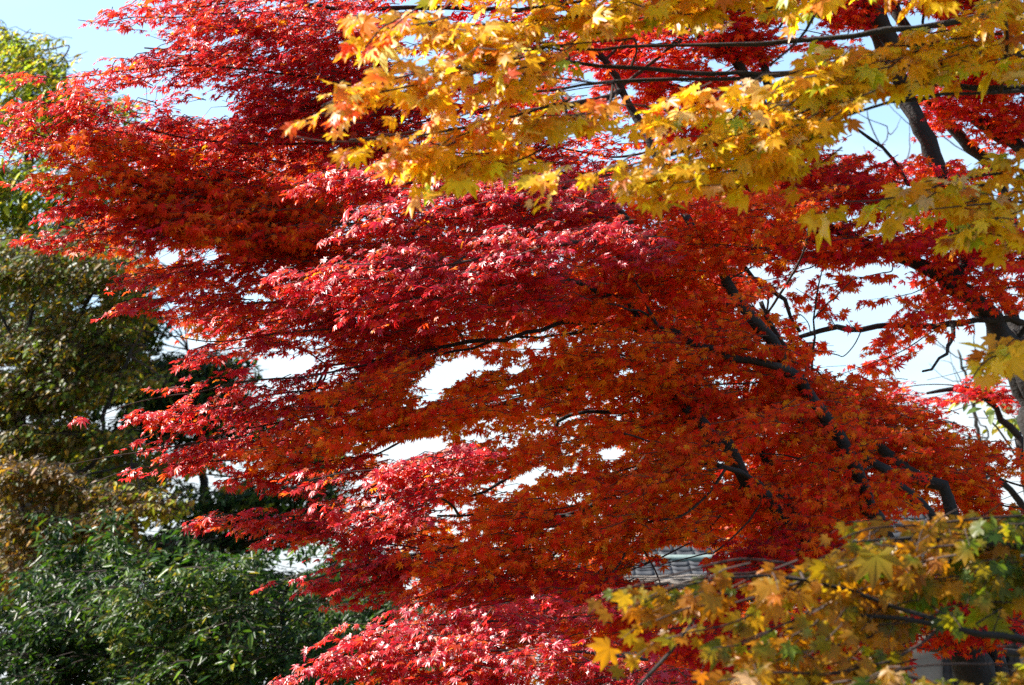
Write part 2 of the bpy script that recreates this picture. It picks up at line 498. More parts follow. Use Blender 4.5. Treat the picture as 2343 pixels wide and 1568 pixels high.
# ------------------------------------------------------------------ a tree grown along traced limbs and leaf layers
class Tree:
    def __init__(s, name, label, cat, base, seed, leaf, mat, bark, twig, size, gaps=True, twig_r=.0016, twig_len=(.16, .36), per=11, sides=9, leafshape=.36, dens=1.0, fat=1.0):
        s.root = thing(name, label, cat, tuple(base))
        s.rng = np.random.default_rng(seed)
        s.leaf, s.mat, s.bark, s.twig, s.size = leaf, mat, bark, twig, size
        s.nodes = []          # (point, radius) of all limbs
        s.gaps = gaps; s.twig_r = twig_r; s.twig_len = twig_len; s.per = per; s.sides = sides; s.ls = leafshape
        s.nleaf = 0; s.dens = dens; s.fat = fat

    def nearest(s, p, rmin, inward=None):
        """the limb point to grow from, preferring one that lies straight on inward"""
        best = None
        for q, r in s.nodes:
            if r < rmin:
                continue
            d = np.linalg.norm(q - p)
            c = d
            if inward is not None and d > .04:
                c = d * (1.9 - .9 * float((q - p) @ inward) / d)
            if best is None or c < best[3]:
                best = (d, q, r, c)
        return best

    def limb(s, pts, name='branch', attach=True, label=None, wob=.012):
        """pts: (x, y, depth, half thickness in layout px)"""
        a = np.array(pts, float)
        P = at(a[:, 0], a[:, 1], a[:, 2]); R = a[:, 3] * mpp(a[:, 2]) * .88
        if attach and s.nodes:
            b = s.nearest(P[0], R[0] * .8, unit(P[0] - P[1]))
            if b and b[0] > .02:
                q = b[1]
                m = q * .4 + P[0] * .6 + unit(P[0] - P[1]) * b[0] * .15
                P = np.vstack([q, m, P]); R = np.concatenate([[min(b[2], R[0] * 1.25), R[0] * 1.12], R])
        n = int(max(8, np.sum(np.linalg.norm(np.diff(P, axis=0), axis=1)) / .09))
        n = min(n, 90)
        Q = catmull(np.column_stack([P, R]), n)
        C = Q[:, :3]; RR = np.maximum(Q[:, 3], .0015)
        C[1:-1] += s.rng.normal(0, wob, (n - 2, 3)) * np.minimum(1, RR[1:-1, None] / .02 + .2)
        mb = MB()
        tube(mb, C, RR * (1 + .05 * np.sin(np.arange(n) * .9 + s.rng.uniform(0, 6)) * s.rng.uniform(.3, 1, n)), s.sides if RR.max() > .012 else 6, 0, s.rng)
        o = mb.build(name, s.bark, s.root, smooth=True)
        if label:
            o["label"] = label
        for i in range(0, n, 2):
            s.nodes.append((C[i], RR[i]))
        return o

    def spray(s, pts, pal, mixpal=None, mixf=0.0, lai=2.6, deep=1.0, up=1.0, cam=0.45, sunw=.35, jit=.42, name='leaf_spray', dens_freq=6.0, thin=.12,
              size=None, tip=None, spine=True, droop=.45, label=None, nogap=False, size_k=1.0, connect=True, mat=None):
        """pts: (x, y, depth, half height in layout px), from the hanging tip to the limb"""
        rng = s.rng
        a = np.array(pts, float)
        P = at(a[:, 0], a[:, 1], a[:, 2]); H = a[:, 3] * mpp(a[:, 2]) * np.linspace(1.0, s.fat, len(a))
        K = 60
        Q = catmull(np.column_stack([P, H]), K)
        C = Q[:, :3]; HH = np.maximum(Q[:, 3], .015)
        seg = np.linalg.norm(np.diff(C, axis=0), axis=1)
        area = np.sum(seg * (HH[1:] + HH[:-1]))
        sz = (size or s.size) * size_k
        nl = int(s.dens / s.fat ** .25 * lai * area / (s.ls * (2 * sz * .92) ** 2 * .8))
        nt_ = max(3, nl // s.per)
        w = seg * (HH[1:] + HH[:-1]); w /= w.sum()
        i = rng.choice(K - 1, int(nt_ * 1.5), p=w)
        t = rng.random(len(i))[:, None]
        c = C[i] * (1 - t) + C[i + 1] * t
        h = (HH[i] * (1 - t[:, 0]) + HH[i + 1] * t[:, 0])
        tan = unit(C[i] - C[i + 1])                      # towards the tip
        depth = np.clip(h * 1.6, .10, .75) * deep
        rr = np.sqrt(rng.random(len(i))); th = rng.uniform(0, 2 * np.pi, len(i))
        off = np.stack([rng.normal(0, .05, len(i)), depth * rr * np.cos(th), h * .92 * rr * np.sin(th)], 1)
        c = c + off
        keep = clump(c, np.random.default_rng(int(rng.integers(1e9))), dens_freq) > (-.75 + thin)
        if s.gaps and not nogap:
            keep &= ~in_gap(c, rng, 4)
        c, tan, h = c[keep][:nt_], tan[keep][:nt_], h[keep][:nt_]
        n = len(c)
        if n == 0:
            return None
        ang = np.radians(rng.choice([-1, 1], n) * rng.uniform(8, 75, n))
        cs, sn = np.cos(ang), np.sin(ang)
        tan[:, 2] *= .5
        d = np.stack([tan[:, 0] * cs - tan[:, 1] * sn, tan[:, 0] * sn + tan[:, 1] * cs, tan[:, 2] + rng.normal(.06, .16, n)], 1)
        d = unit(d)
        Ln = rng.uniform(*s.twig_len, n)
        Ln = np.minimum(Ln, np.maximum(h * 2.4, s.twig_len[0]))
        u = np.linspace(-.55, .5, 5)
        TP = c[:, None] + d[:, None] * (u[None, :, None] * Ln[:, None, None])
        TP[:, :, 2] -= (droop * .35) * Ln[:, None] * (u[None] + .55) ** 2
        TP[:, 1:4] += rng.normal(0, .05, (n, 3, 3)) * Ln[:, None, None]
        TP[:, :, 2] = np.maximum(TP[:, :, 2], .05)
        if s.gaps and not nogap:
            bad = in_gap(TP[:, 0], rng) | in_gap(TP[:, 2], rng) | in_gap(TP[:, 4], rng)
            TP, d, h = TP[~bad], d[~bad], h[~bad]
            n = len(TP)
            if n == 0:
                return None
        mb = MB()
        TR = s.twig_r * np.linspace(1.5, .55, 5)[None] * rng.uniform(.7, 1.4, (n, 1))
        # leaves in pairs along each twig
        m = s.per
        lu = np.clip((np.arange(m) // 2 + .7) / (m / 2) + rng.normal(0, .04, (n, m)), .08, 1.0)
        f = lu * 4; i0 = np.clip(f.astype(int), 0, 3); fr = (f - i0)[..., None]
        ar = np.arange(n)[:, None]
        B = TP[ar, i0] * (1 - fr) + TP[ar, i0 + 1] * fr
        side = np.where(np.arange(m) % 2 == 0, 1.0, -1.0)[None, :, None]
        lat = unit(np.cross(d, np.array([0, 0, 1.0])))[:, None] * side
        ax = d[:, None] * .75 + lat * rng.uniform(.3, 1.1, (n, m, 1)) + np.array([0, 0, -droop]) + rng.normal(0, .28, (n, m, 3))
        B = B.reshape(-1, 3); ax = unit(ax.reshape(-1, 3))
        N_ = np.array([0, 0, up]) + SUN * sunw + np.array([0, -cam, 0]) + rng.normal(0, jit, (len(B), 3))
        S = sz * np.exp(rng.normal(-.03, .27, len(B)))
        B = B + ax * (S * rng.uniform(.25, .7, len(B)))[:, None]       # petiole
        if s.gaps and not nogap:
            k = ~in_gap(B + ax * (S * .5)[:, None], rng)
        else:
            k = np.ones(len(B), bool)
        k &= B[:, 2] > .1
        B, ax, N_, S = B[k], ax[k], N_[k], S[k]
        T, G = colours(rng, pal, len(B), mixpal, mixf)
        tt = tg = None
        if tip:
            tt, tg = colours(rng, tip, len(B))
            q = rng.random((len(B), 1)) < .6
            tt = np.where(q, tt, T); tg = np.where(q, tg, G)
        put_leaves(mb, rng, B, N_, ax, S, s.leaf, T, G, tt, tg)
        tubes(mb, TP, TR, 3, 1)
        if spine:
            b = s.nearest(P[-1], .004, unit(C[-1] - C[-8]))
            CC = C[::-1]
            if b is not None and connect:
                q = b[1]; mid = q * .45 + CC[0] * .55 + unit(C[-1] - C[-8]) * b[0] * .12
                CC = catmull(np.vstack([q, mid, CC[::6], CC[-1]]), 46)
            rb = min(.009, .002 + .0032 * np.sum(np.linalg.norm(np.diff(CC, axis=0), axis=1))) * (s.twig_r / .0016) ** .5
            tube(mb, CC, np.linspace(rb, s.twig_r * 1.1, len(CC)), 6, 1, rng)
        s.nleaf += len(B)
        o = mb.build(name, [mat or s.mat, s.twig], s.root, colours=True)
        if label:
            o["label"] = label
        return o


def ground_xy(x, d):
    p = at(x, 784, d)
    return (p[0], p[1] , 0.0)


def base_pt(x, d):
    """layout point (x, y) at depth d that lies on the ground"""
    lo, hi = 1000.0, 9000.0
    for _ in range(60):
        m = (lo + hi) / 2
        if at(x, m, d)[2] > 0:
            lo = m
        else:
            hi = m
    return lo


def tree_at(x, d):
    y = base_pt(x, d)
    return at(x, y, d), y


# ------------------------------------------------------------------ ground
gm = noise_mat("short_grass_and_leaf_litter", (0.05, 0.06, 0.02), (0.14, 0.09, 0.04), 1.5, .95, .4)
mb = MB()
ng = 64
th = np.arange(ng) * 2 * np.pi / ng
rings = [0.0, 4, 10, 20, 40, 80, 160, 400, 1500]
V = [[0, 0, 0]]
for r in rings[1:]:
    V += [[r * math.cos(t), r * math.sin(t), 0.0] for t in th]
F4 = []
for k in range(len(rings) - 2):
    a = 1 + k * ng; b = a + ng
    for i in range(ng):
        j = (i + 1) % ng
        F4.append([a + i, b + i, b + j, a + j])
F3 = [[0, 1 + i, 1 + (i + 1) % ng] for i in range(ng)]
mb.add(V, [np.array(F4), np.array(F3)])
g = mb.build("ground", gm)
g["kind"] = "structure"

# ------------------------------------------------------------------ the great red maple
p, yb = tree_at(2440, 11.4)
A = Tree("red_maple", "broad crimson and orange maple filling the middle, leafy tiers reaching left over green shrubs", "tree",
         p, 11, RED_T, M_RED, M_BARK, M_TWIG, .0295, dens=1.75, fat=1.5)
A.limb([(2440, yb + 20, 11.4, 80), (2350, 1900, 11.4, 62), (2230, 1560, 11.4, 50), (2140, 1410, 11.4, 38), (2060, 1310, 11.4, 28)], 'trunk')
for l in [
    [(2060, 1310, 11.4, 26), (2020, 1230, 11.4, 22), (1985, 1150, 11.3, 19), (1940, 1040, 11.3, 18), (1890, 960, 11.3, 17), (1820, 860, 11.3, 16), (1720, 730, 11.2, 15), (1660, 640, 11.2, 13), (1600, 530, 11.2, 11), (1520, 400, 11.2, 10), (1420, 205, 11.2, 10), (1300, 20, 11, 7), (1200, -160, 10.8, 5)],
    [(2140, 1410, 11.4, 26), (1990, 1370, 11.2, 20), (1900, 1300, 11.1, 17), (1835, 1237, 11, 16), (1740, 1120, 10.9, 16), (1667, 1034, 10.8, 18), (1583, 957, 10.8, 15), (1530, 880, 10.8, 11), (1500, 800, 10.8, 9), (1440, 700, 10.8, 7), (1300, 640, 10.6, 5)],
    [(1820, 860, 11.3, 12), (1700, 820, 11.1, 11), (1600, 790, 11, 10), (1529, 769, 10.9, 10), (1479, 762, 10.9, 10), (1400, 735, 10.9, 9), (1368, 738, 10.9, 6), (1340, 752, 10.8, 4.5), (1277, 769, 10.8, 4), (1156, 772, 10.7, 3)],
    [(1583, 957, 10.8, 9), (1500, 950, 10.8, 7), (1400, 940, 10.7, 6), (1331, 948, 10.6, 5), (1281, 960, 10.6, 5), (1244, 1045, 10.5, 5), (1183, 1086, 10.5, 4.5), (1140, 1109, 10.4, 4), (1072, 1136, 10.3, 3)],
    [(1530, 880, 10.8, 8), (1400, 880, 10.7, 6.5), (1250, 900, 10.5, 5.5), (1183, 916, 10.5, 5), (1133, 933, 10.5, 5), (1049, 953, 10.4, 4), (928, 965, 10.3, 3.4)],
    [(1250, 900, 10.5, 4), (1183, 900, 10.5, 4), (1099, 905, 10.4, 3.4), (1032, 921, 10.4, 3), (940, 950, 10.3, 2)],
    [(1835, 1237, 11, 15), (1780, 1100, 11.2, 15), (1714, 1000, 11.3, 13), (1657, 940, 11.4, 12), (1600, 860, 11.4, 10), (1520, 660, 11.4, 9), (1430, 500, 11.4, 7), (1320, 420, 11.3, 5)],
    [(2300, 1600, 11.6, 26), (2240, 1340, 11.8, 21), (2178, 1190, 11.8, 18), (2161, 1129, 11.8, 17), (2127, 1099, 11.8, 16), (2060, 1066, 11.8, 15), (1990, 1000, 11.8, 13), (1899, 930, 11.8, 12), (1830, 870, 11.8, 10), (1790, 790, 11.8, 8), (1740, 690, 11.8, 6)],
    [(2240, 1340, 11.8, 16), (2190, 1230, 11.6, 15), (2080, 1130, 11.6, 14), (2000, 1060, 11.6, 13), (1900, 1020, 11.6, 11), (1830, 930, 11.6, 10), (1760, 840, 11.6, 7)],
    [(1740, 1120, 10.9, 8), (1650, 1060, 10.6, 6), (1519, 1076, 10.3, 4), (1449, 1106, 10.2, 4), (1402, 1136, 10.1, 4), (1351, 1183, 10, 3.5), (1271, 1264, 9.9, 3), (1180, 1350, 9.8, 2)],
    [(1650, 1060, 10.6, 5), (1560, 1060, 10.4, 4), (1513, 1109, 10.2, 3.6), (1486, 1133, 10.1, 3.3), (1439, 1203, 10, 2.8), (1402, 1244, 10, 2.2), (1380, 1330, 9.9, 1.8)],
    [(1600, 530, 11.2, 9), (1450, 545, 11, 8), (1300, 560, 10.9, 7), (1100, 555, 10.8, 6.5), (950, 535, 10.7, 6), (860, 520, 10.7, 6), (760, 504, 10.7, 6), (692, 450, 10.7, 5), (620, 400, 10.7, 4), (500, 330, 10.7, 3), (380, 280, 10.6, 2)],
    [(760, 504, 10.7, 6), (730, 490, 10.6, 6), (665, 487, 10.6, 5), (568, 490, 10.6, 4), (430, 500, 10.5, 3), (250, 530, 10.4, 2)],
    [(860, 500, 10.7, 5.5), (760, 465, 10.6, 5), (588, 430, 10.6, 4.8), (500, 408, 10.6, 4.6), (437, 396, 10.5, 4), (403, 336, 10.5, 3.4), (250, 330, 10.4, 2)],
    [(1420, 205, 11.2, 9), (1280, 250, 11, 8), (1100, 250, 10.9, 7), (850, 205, 10.8, 6), (620, 150, 10.7, 5), (480, 120, 10.6, 3), (330, 110, 10.6, 2)],
    [(1300, 20, 11, 6), (1100, 20, 10.8, 6), (900, 20, 10.7, 6), (760, 20, 10.6, 5), (600, 0, 10.6, 3), (420, 20, 10.5, 2)],
    [(1420, 745, 10.9, 6), (1300, 740, 10.7, 6), (1150, 770, 10.6, 5.5), (985, 799, 10.5, 5), (920, 808, 10.5, 5), (857, 819, 10.4, 4), (700, 850, 10.3, 2.5)],
    [(1100, 790, 10.6, 4), (1015, 812, 10.5, 3.5), (948, 836, 10.4, 3), (900, 870, 10.3, 2)],
    [(1529, 769, 10.9, 5), (1523, 759, 10.7, 4), (1486, 725, 10.6, 3.4), (1462, 668, 10.6, 2.6), (1449, 638, 10.6, 1.8)],
    [(1500, 740, 10.7, 3.2), (1482, 728, 10.6, 3), (1440, 708, 10.5, 2.6), (1388, 695, 10.5, 2)],
    [(1380, 1150, 10.6, 6), (1247, 1190, 10.4, 5.5), (1183, 1178, 10.3, 5), (1130, 1176, 10.3, 4), (1000, 1180, 10.2, 2.5)],
    [(1330, 1190, 10.4, 5), (1234, 1207, 10.3, 4), (1166, 1220, 10.2, 4), (1116, 1240, 10.1, 3), (1040, 1262, 10, 3), (988, 1274, 9.9, 2.5), (860, 1310, 9.9, 1.6)],
    [(1271, 1264, 9.9, 3), (1150, 1328, 9.8, 2.6), (1083, 1378, 9.7, 2.2), (960, 1440, 9.6, 1.6)],
    [(1200, 500, 10.9, 4.5), (1116, 564, 10.6, 4), (1080, 540, 10.6, 3.6), (1049, 523, 10.6, 2.6), (1010, 500, 10.6, 1.6)],
    [(960, 420, 10.8, 3), (930, 415, 10.6, 3.6), (990, 415, 10.6, 3.6)],
]:
    A.limb([(x, y, d + .3 - .52 * min(1, max(0, (x - 1480) / 150)), r) for x, y, d, r in l])

# the layers of leaves, from the hanging tips on the left inward
cr = dict(pal='crimson', mixpal='scarlet', mixf=.35, up=.75, cam=.65, sunw=.7, mat=M_SHEEN)
for q in [
    [(178, 46, 10.5, 6), (235, 52, 10.5, 12), (300, 40, 10.5, 38), (420, 40, 10.5, 70), (600, 30, 10.6, 90), (860, 70, 10.7, 100)],
    [(25, 170, 10.4, 8), (140, 180, 10.4, 26), (260, 165, 10.5, 40), (450, 150, 10.5, 66), (650, 170, 10.6, 90), (860, 190, 10.8, 90)],
    [(0, 250, 10.3, 14), (150, 235, 10.3, 40), (300, 285, 10.4, 56), (450, 320, 10.5, 60), (650, 330, 10.6, 70), (850, 320, 10.8, 90)],
    [(560, 220, 10.4, 40), (680, 240, 10.5, 70), (800, 260, 10.7, 80), (960, 280, 10.9, 80)],
    [(-80, 300, 10.2, 40), (30, 300, 10.2, 46), (90, 310, 10.3, 30), (250, 360, 10.5, 40)],
]:
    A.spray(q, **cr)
for q in [
    [(20, 412, 10.3, 6), (130, 420, 10.3, 22), (250, 440, 10.4, 36), (420, 440, 10.6, 50), (600, 450, 10.7, 60)],
    [(35, 552, 10.2, 6), (120, 545, 10.2, 20), (260, 535, 10.3, 36), (420, 520, 10.4, 48), (600, 520, 10.6, 50)],
    [(100, 480, 10.3, 20), (250, 480, 10.4, 36), (420, 490, 10.5, 44)],
]:
    A.spray(q, 'crimson', 'scarlet', .5, up=.75, cam=.65, sunw=.7, mat=M_SHEEN)
for q in [   # lit undersides between the upper layers
    [(170, 330, 10.15, 40), (300, 360, 10.35, 50), (450, 400, 10.45, 60), (600, 430, 10.55, 60), (780, 430, 10.55, 60)],
    [(250, 450, 10.15, 36), (380, 480, 10.35, 50), (520, 510, 10.45, 56), (700, 520, 10.55, 50)],
    [(120, 380, 10.2, 20), (220, 400, 10.2, 36), (350, 430, 10.3, 40), (520, 460, 10.4, 44), (720, 480, 10.5, 40)],
    [(420, 530, 10.25, 40), (560, 540, 10.35, 46), (720, 530, 10.45, 40)],
]:
    A.spray(q, 'orange', 'ember', .5, cam=1.0, up=.4, jit=.36)
for q in [
    [(232, 655, 10.2, 6), (330, 622, 10.3, 26), (450, 608, 10.4, 38), (620, 600, 10.5, 46), (820, 600, 10.6, 56), (1000, 620, 10.7, 60)],
    [(265, 716, 10.2, 10), (350, 690, 10.3, 32), (500, 695, 10.4, 46), (700, 690, 10.6, 56), (900, 680, 10.7, 60)],
    [(262, 745, 10.2, 5), (390, 768, 10.3, 20), (500, 782, 10.4, 28), (650, 762, 10.5, 40), (850, 745, 10.6, 44), (1000, 730, 10.7, 40)],
    [(430, 815, 10.3, 8), (520, 800, 10.4, 20), (640, 785, 10.5, 20)],
]:
    A.spray(q, 'crimson', 'scarlet', .5, up=.75, cam=.65, sunw=.7, mat=M_SHEEN)
for q in [   # the bright crest across the middle
    [(640, 640, 9.15, 20), (800, 620, 9.15, 50), (1000, 610, 9.15, 60), (1200, 570, 9.33, 50), (1400, 550, 9.85, 36), (1500, 580, 10.31, 30)],
    [(700, 700, 9.15, 30), (900, 690, 9.15, 50), (1080, 660, 9.25, 46), (1300, 640, 9.69, 40)],
    [(800, 520, 9.25, 30), (900, 490, 9.35, 50), (1050, 500, 9.55, 56), (1200, 470, 9.83, 50), (1400, 500, 10.45, 40)],
    [(680, 420, 9.45, 20), (800, 410, 9.55, 40), (950, 420, 9.65, 40), (1150, 430, 9.85, 40), (1350, 430, 10.47, 50)],
]:
    A.spray(q, 'crimson', 'scarlet', .3, up=.7, sunw=.75, cam=.8, connect=False, mat=M_SHEEN)
for q in [
    [(620, 560, 10.6, 30), (800, 560, 10.8, 46), (1000, 545, 11, 46), (1180, 530, 11.1, 40)],
    [(900, 740, 10.5, 26), (1050, 720, 10.6, 40), (1200, 690, 10.8, 40)],
]:
    A.spray(q, 'ember', 'scarlet', .5, cam=.7)
for q in [
    [(238, 948, 10.1, 6), (330, 915, 10.2, 30), (450, 898, 10.3, 34), (560, 872, 10.3, 32), (700, 862, 10.4, 26), (850, 832, 10.5, 26), (990, 805, 10.6, 22)],
    [(250, 960, 10.1, 8), (340, 955, 10.2, 20), (460, 940, 10.3, 28), (580, 910, 10.4, 36), (720, 890, 10.5, 40)],
    [(150, 1066, 10, 5), (250, 1045, 10.1, 20), (400, 1022, 10.2, 36), (550, 985, 10.3, 44), (700, 955, 10.4, 50), (850, 925, 10.5, 46)],
    [(205, 1108, 10.1, 4), (300, 1075, 10.1, 10), (430, 1060, 10.2, 16), (560, 1050, 10.3, 30)],
    [(490, 1092, 10.1, 14), (600, 1086, 10.2, 32), (720, 1060, 10.3, 44), (860, 1040, 10.4, 40)],
    [(372, 1160, 10, 6), (430, 1192, 10, 22), (540, 1190, 10.1, 26), (700, 1180, 10.2, 40), (850, 1180, 10.3, 60), (1000, 1140, 10.4, 60)],
    [(560, 1238, 10, 5), (680, 1222, 10.1, 18), (800, 1236, 10.2, 34), (930, 1250, 10.3, 50)],
    [(620, 1337, 9.9, 5), (700, 1328, 9.9, 16), (790, 1305, 10, 26), (900, 1280, 10.1, 36), (1050, 1250, 10.2, 40)],
    [(652, 1397, 9.9, 4), (730, 1372, 9.9, 16), (820, 1345, 10, 26), (930, 1310, 10.1, 30)],
    [(880, 1398, 9.8, 8), (950, 1370, 9.8, 26), (1060, 1330, 9.9, 48), (1200, 1300, 10, 56)],
]:
    A.spray(q, 'crimson', 'scarlet', .5, up=.75, cam=.65, sunw=.7, mat=M_SHEEN)
for q in [   # bright low crests
    [(700, 1100, 9.05, 16), (800, 1080, 9.05, 36), (920, 1070, 9.05, 40), (1040, 1050, 9.15, 36), (1080, 1040, 9.45, 20)],
    [(760, 1180, 9.05, 20), (880, 1160, 9.05, 46), (1000, 1140, 9.15, 40)],
    [(635, 1560, 8.65, 8), (740, 1525, 8.65, 26), (880, 1500, 8.65, 40), (1080, 1490, 8.65, 60), (1300, 1490, 8.75, 60), (1480, 1510, 9.05, 40)],
    [(740, 1500, 8.75, 10), (860, 1450, 8.75, 40), (1000, 1430, 8.85, 46), (1180, 1420, 8.95, 46), (1350, 1410, 9.05, 40)],
    [(800, 1600, 8.55, 40), (1000, 1580, 8.55, 50), (1300, 1570, 8.65, 50), (1600, 1560, 8.85, 40)],
]:
    A.spray(q, 'crimson', 'scarlet', .4, up=.7, sunw=.75, cam=.8, connect=False, mat=M_SHEEN)
for q in [   # the orange heart of the tree
    [(640, 930, 10.20, 30), (760, 930, 10.20, 50), (880, 900, 10.30, 60), (970, 860, 10.40, 40)],
    [(560, 1040, 10.10, 36), (700, 1020, 10.10, 46), (820, 990, 10.20, 50), (960, 970, 10.30, 40)],
    [(900, 980, 10.20, 24), (980, 950, 10.20, 34), (1120, 920, 10.30, 40), (1260, 890, 10.40, 40)],
    [(1020, 890, 10.50, 16), (1150, 870, 10.60, 30), (1300, 850, 10.60, 40), (1440, 840, 10.60, 40)],
    [(1060, 1090, 10.10, 26), (1160, 1050, 10.10, 36), (1300, 1010, 10.20, 40), (1420, 990, 10.30, 40)],
    [(1130, 800, 10.30, 24), (1250, 800, 10.30, 36), (1400, 810, 10.40, 50), (1560, 830, 10.50, 50)],
    [(1040, 1200, 9.90, 40), (1150, 1180, 9.90, 46), (1300, 1160, 10.00, 50), (1460, 1120, 10.10, 46), (1600, 1080, 10.30, 40)],
    [(960, 1290, 9.80, 36), (1100, 1270, 9.80, 50), (1250, 1250, 9.90, 50), (1400, 1210, 10.00, 50), (1560, 1180, 10.20, 50)],
    [(1200, 1120, 10.20, 30), (1330, 1100, 10.20, 40), (1480, 1060, 10.30, 50), (1620, 1020, 10.50, 50)],
]:
    A.spray(q, 'orange', 'ember', .22, cam=1.0, up=.42, jit=.36, lai=2.4)
for q in [   # deep orange red inside, facing the camera
    [(1120, 690, 10.7, 30), (1260, 690, 10.7, 46), (1400, 680, 10.8, 56), (1560, 680, 10.9, 60), (1700, 700, 11.1, 50)],
    [(1300, 620, 10.8, 40), (1450, 620, 10.8, 60), (1600, 620, 10.9, 60), (1740, 640, 11.1, 40)],
    [(1380, 900, 10.5, 36), (1500, 890, 10.5, 50), (1650, 880, 10.6, 60), (1800, 880, 10.9, 60), (1920, 930, 11.2, 50)],
    [(1500, 800, 10.5, 50), (1620, 790, 10.6, 56), (1760, 810, 10.8, 56), (1870, 850, 11, 40)],
    [(1330, 980, 10.4, 30), (1480, 970, 10.5, 50), (1640, 950, 10.6, 56), (1800, 960, 10.8, 60), (1960, 1010, 11.2, 50)],
    [(1480, 1090, 10.4, 36), (1620, 1050, 10.5, 56), (1780, 1040, 10.7, 60), (1920, 1080, 10.9, 60)],
    [(1550, 1180, 10.3, 40), (1680, 1150, 10.4, 50), (1820, 1140, 10.6, 56), (1960, 1160, 10.9, 50)],
    [(1700, 1240, 10.4, 26), (1800, 1220, 10.5, 36), (1900, 1210, 10.8, 36)],
    [(1860, 1010, 11.3, 60), (1960, 960, 11.4, 76), (2100, 1010, 11.6, 80), (2250, 1080, 11.9, 76), (2380, 1130, 12, 60)],
    [(1900, 1120, 11.4, 50), (2050, 1090, 11.5, 60), (2200, 1130, 11.7, 60), (2342, 1170, 11.9, 60)],
    [(1850, 900, 11.4, 30), (1950, 890, 11.5, 44), (2040, 930, 11.6, 40)],
    [(1470, 490, 10.5, 36), (1580, 470, 10.5, 46), (1720, 480, 10.6, 50), (1850, 470, 10.8, 40)],
    [(1520, 560, 10.5, 36), (1640, 560, 10.6, 46), (1760, 570, 10.7, 40)],
    [(1200, 1380, 9.9, 36), (1330, 1340, 10, 56), (1480, 1290, 10.1, 46), (1600, 1230, 10.3, 30)],
]:
    A.spray([(x, y, d + .3, h) for x, y, d, h in q], 'ember', 'orange', .4, cam=1.05, up=.38, jit=.36, lai=2.4, droop=.6, deep=.7)
for q in [
    [(1040, 1400, 9.8, 40), (1200, 1370, 9.8, 56), (1360, 1350, 9.9, 50)],
    [(1380, 1450, 9.9, 40), (1520, 1440, 9.9, 50), (1660, 1450, 10.1, 50), (1800, 1440, 10.4, 50)],
    [(1600, 1520, 10, 46), (1760, 1500, 10.1, 60), (1900, 1480, 10.4, 60), (2050, 1460, 10.8, 50)],
    [(1650, 1330, 10.2, 40), (1760, 1300, 10.4, 50), (1880, 1280, 10.7, 40)],
    [(1640, 1290, 10.2, 30), (1740, 1270, 10.4, 50), (1860, 1250, 10.7, 50)],
    [(1850, 1310, 10.9, 40), (2000, 1320, 11.1, 50), (2200, 1330, 11.4, 50), (2380, 1340, 11.6, 50)],
    [(1380, 1320, 10, 40), (1460, 1360, 10.1, 36), (1560, 1380, 10.2, 36), (1680, 1370, 10.4, 40)],
    [(1400, 1285, 10, 30), (1470, 1300, 10.1, 30), (1540, 1285, 10.2, 26), (1640, 1260, 10.4, 30)],
    [(1360, 1400, 10, 40), (1440, 1380, 10.1, 46), (1520, 1400, 10.2, 40)],
    [(1850, 1400, 10.6, 40), (2000, 1390, 10.8, 50), (2150, 1400, 11, 50), (2300, 1420, 11.2, 50)],
]:
    A.spray(q, 'ember', 'crimson', .5, cam=.9, up=.6, lai=2.8, droop=.6)
for q in [
    [(1560, 1010, 10.2, 30), (1680, 1000, 10.2, 50), (1820, 960, 10.4, 56), (1960, 1000, 10.7, 60), (2120, 1060, 11, 50)],
    [(1640, 1120, 10.2, 40), (1780, 1130, 10.3, 56), (1920, 1120, 10.6, 60), (2080, 1150, 10.9, 50)],
    [(1560, 700, 10.3, 40), (1680, 690, 10.4, 56), (1780, 760, 10.6, 46)],
    [(1760, 1230, 10.3, 30), (1880, 1230, 10.5, 40), (2020, 1240, 10.8, 40)],
]:
    A.spray(q, 'ember', 'orange', .35, cam=1.05, up=.38, jit=.36, lai=.6, droop=.6, spine=False)
# the back of the crown, seen between the nearer layers
for yy, xl, xr in [(340, 200, 900), (390, 300, 1000), (490, 240, 700), (545, 240, 700), (440, 340, 1500), (520, 420, 1560), (600, 330, 1640), (660, 360, 1640), (730, 420, 1720), (790, 780, 1800), (880, 740, 1880), (960, 700, 1960), (1050, 760, 2080),
                   (1130, 820, 2050), (1210, 880, 1900), (1290, 980, 1420), (1370, 980, 1420), (1450, 960, 1900), (1530, 860, 1960)]:
    xs = np.linspace(xl, xr, 6)
    A.spray([(x, yy + 14 * math.sin(x * .011 + yy), 11.6 + .5 * i / 5, 34 if i == 0 else 50) for i, x in enumerate(xs)], 'orange', 'ember', .55 if yy < 850 else .3, cam=1.0, up=.4, jit=.38, lai=2.4 if yy < 800 else 1.9, deep=.9, spine=False, name='inner_foliage')
for yy, xl, xr in [(20, 340, 900), (80, 420, 900), (150, 300, 900), (205, 560, 900), (280, 260, 900), (300, 420, 900)]:
    xs = np.linspace(xl, xr, 5)
    A.spray([(x, yy + 12 * math.sin(x * .013 + yy), 11.2, 26 if i == 0 else 40) for i, x in enumerate(xs)], 'crimson', 'scarlet', .4, cam=.8, up=.6, lai=1.7, deep=.9, spine=False, name='inner_foliage')
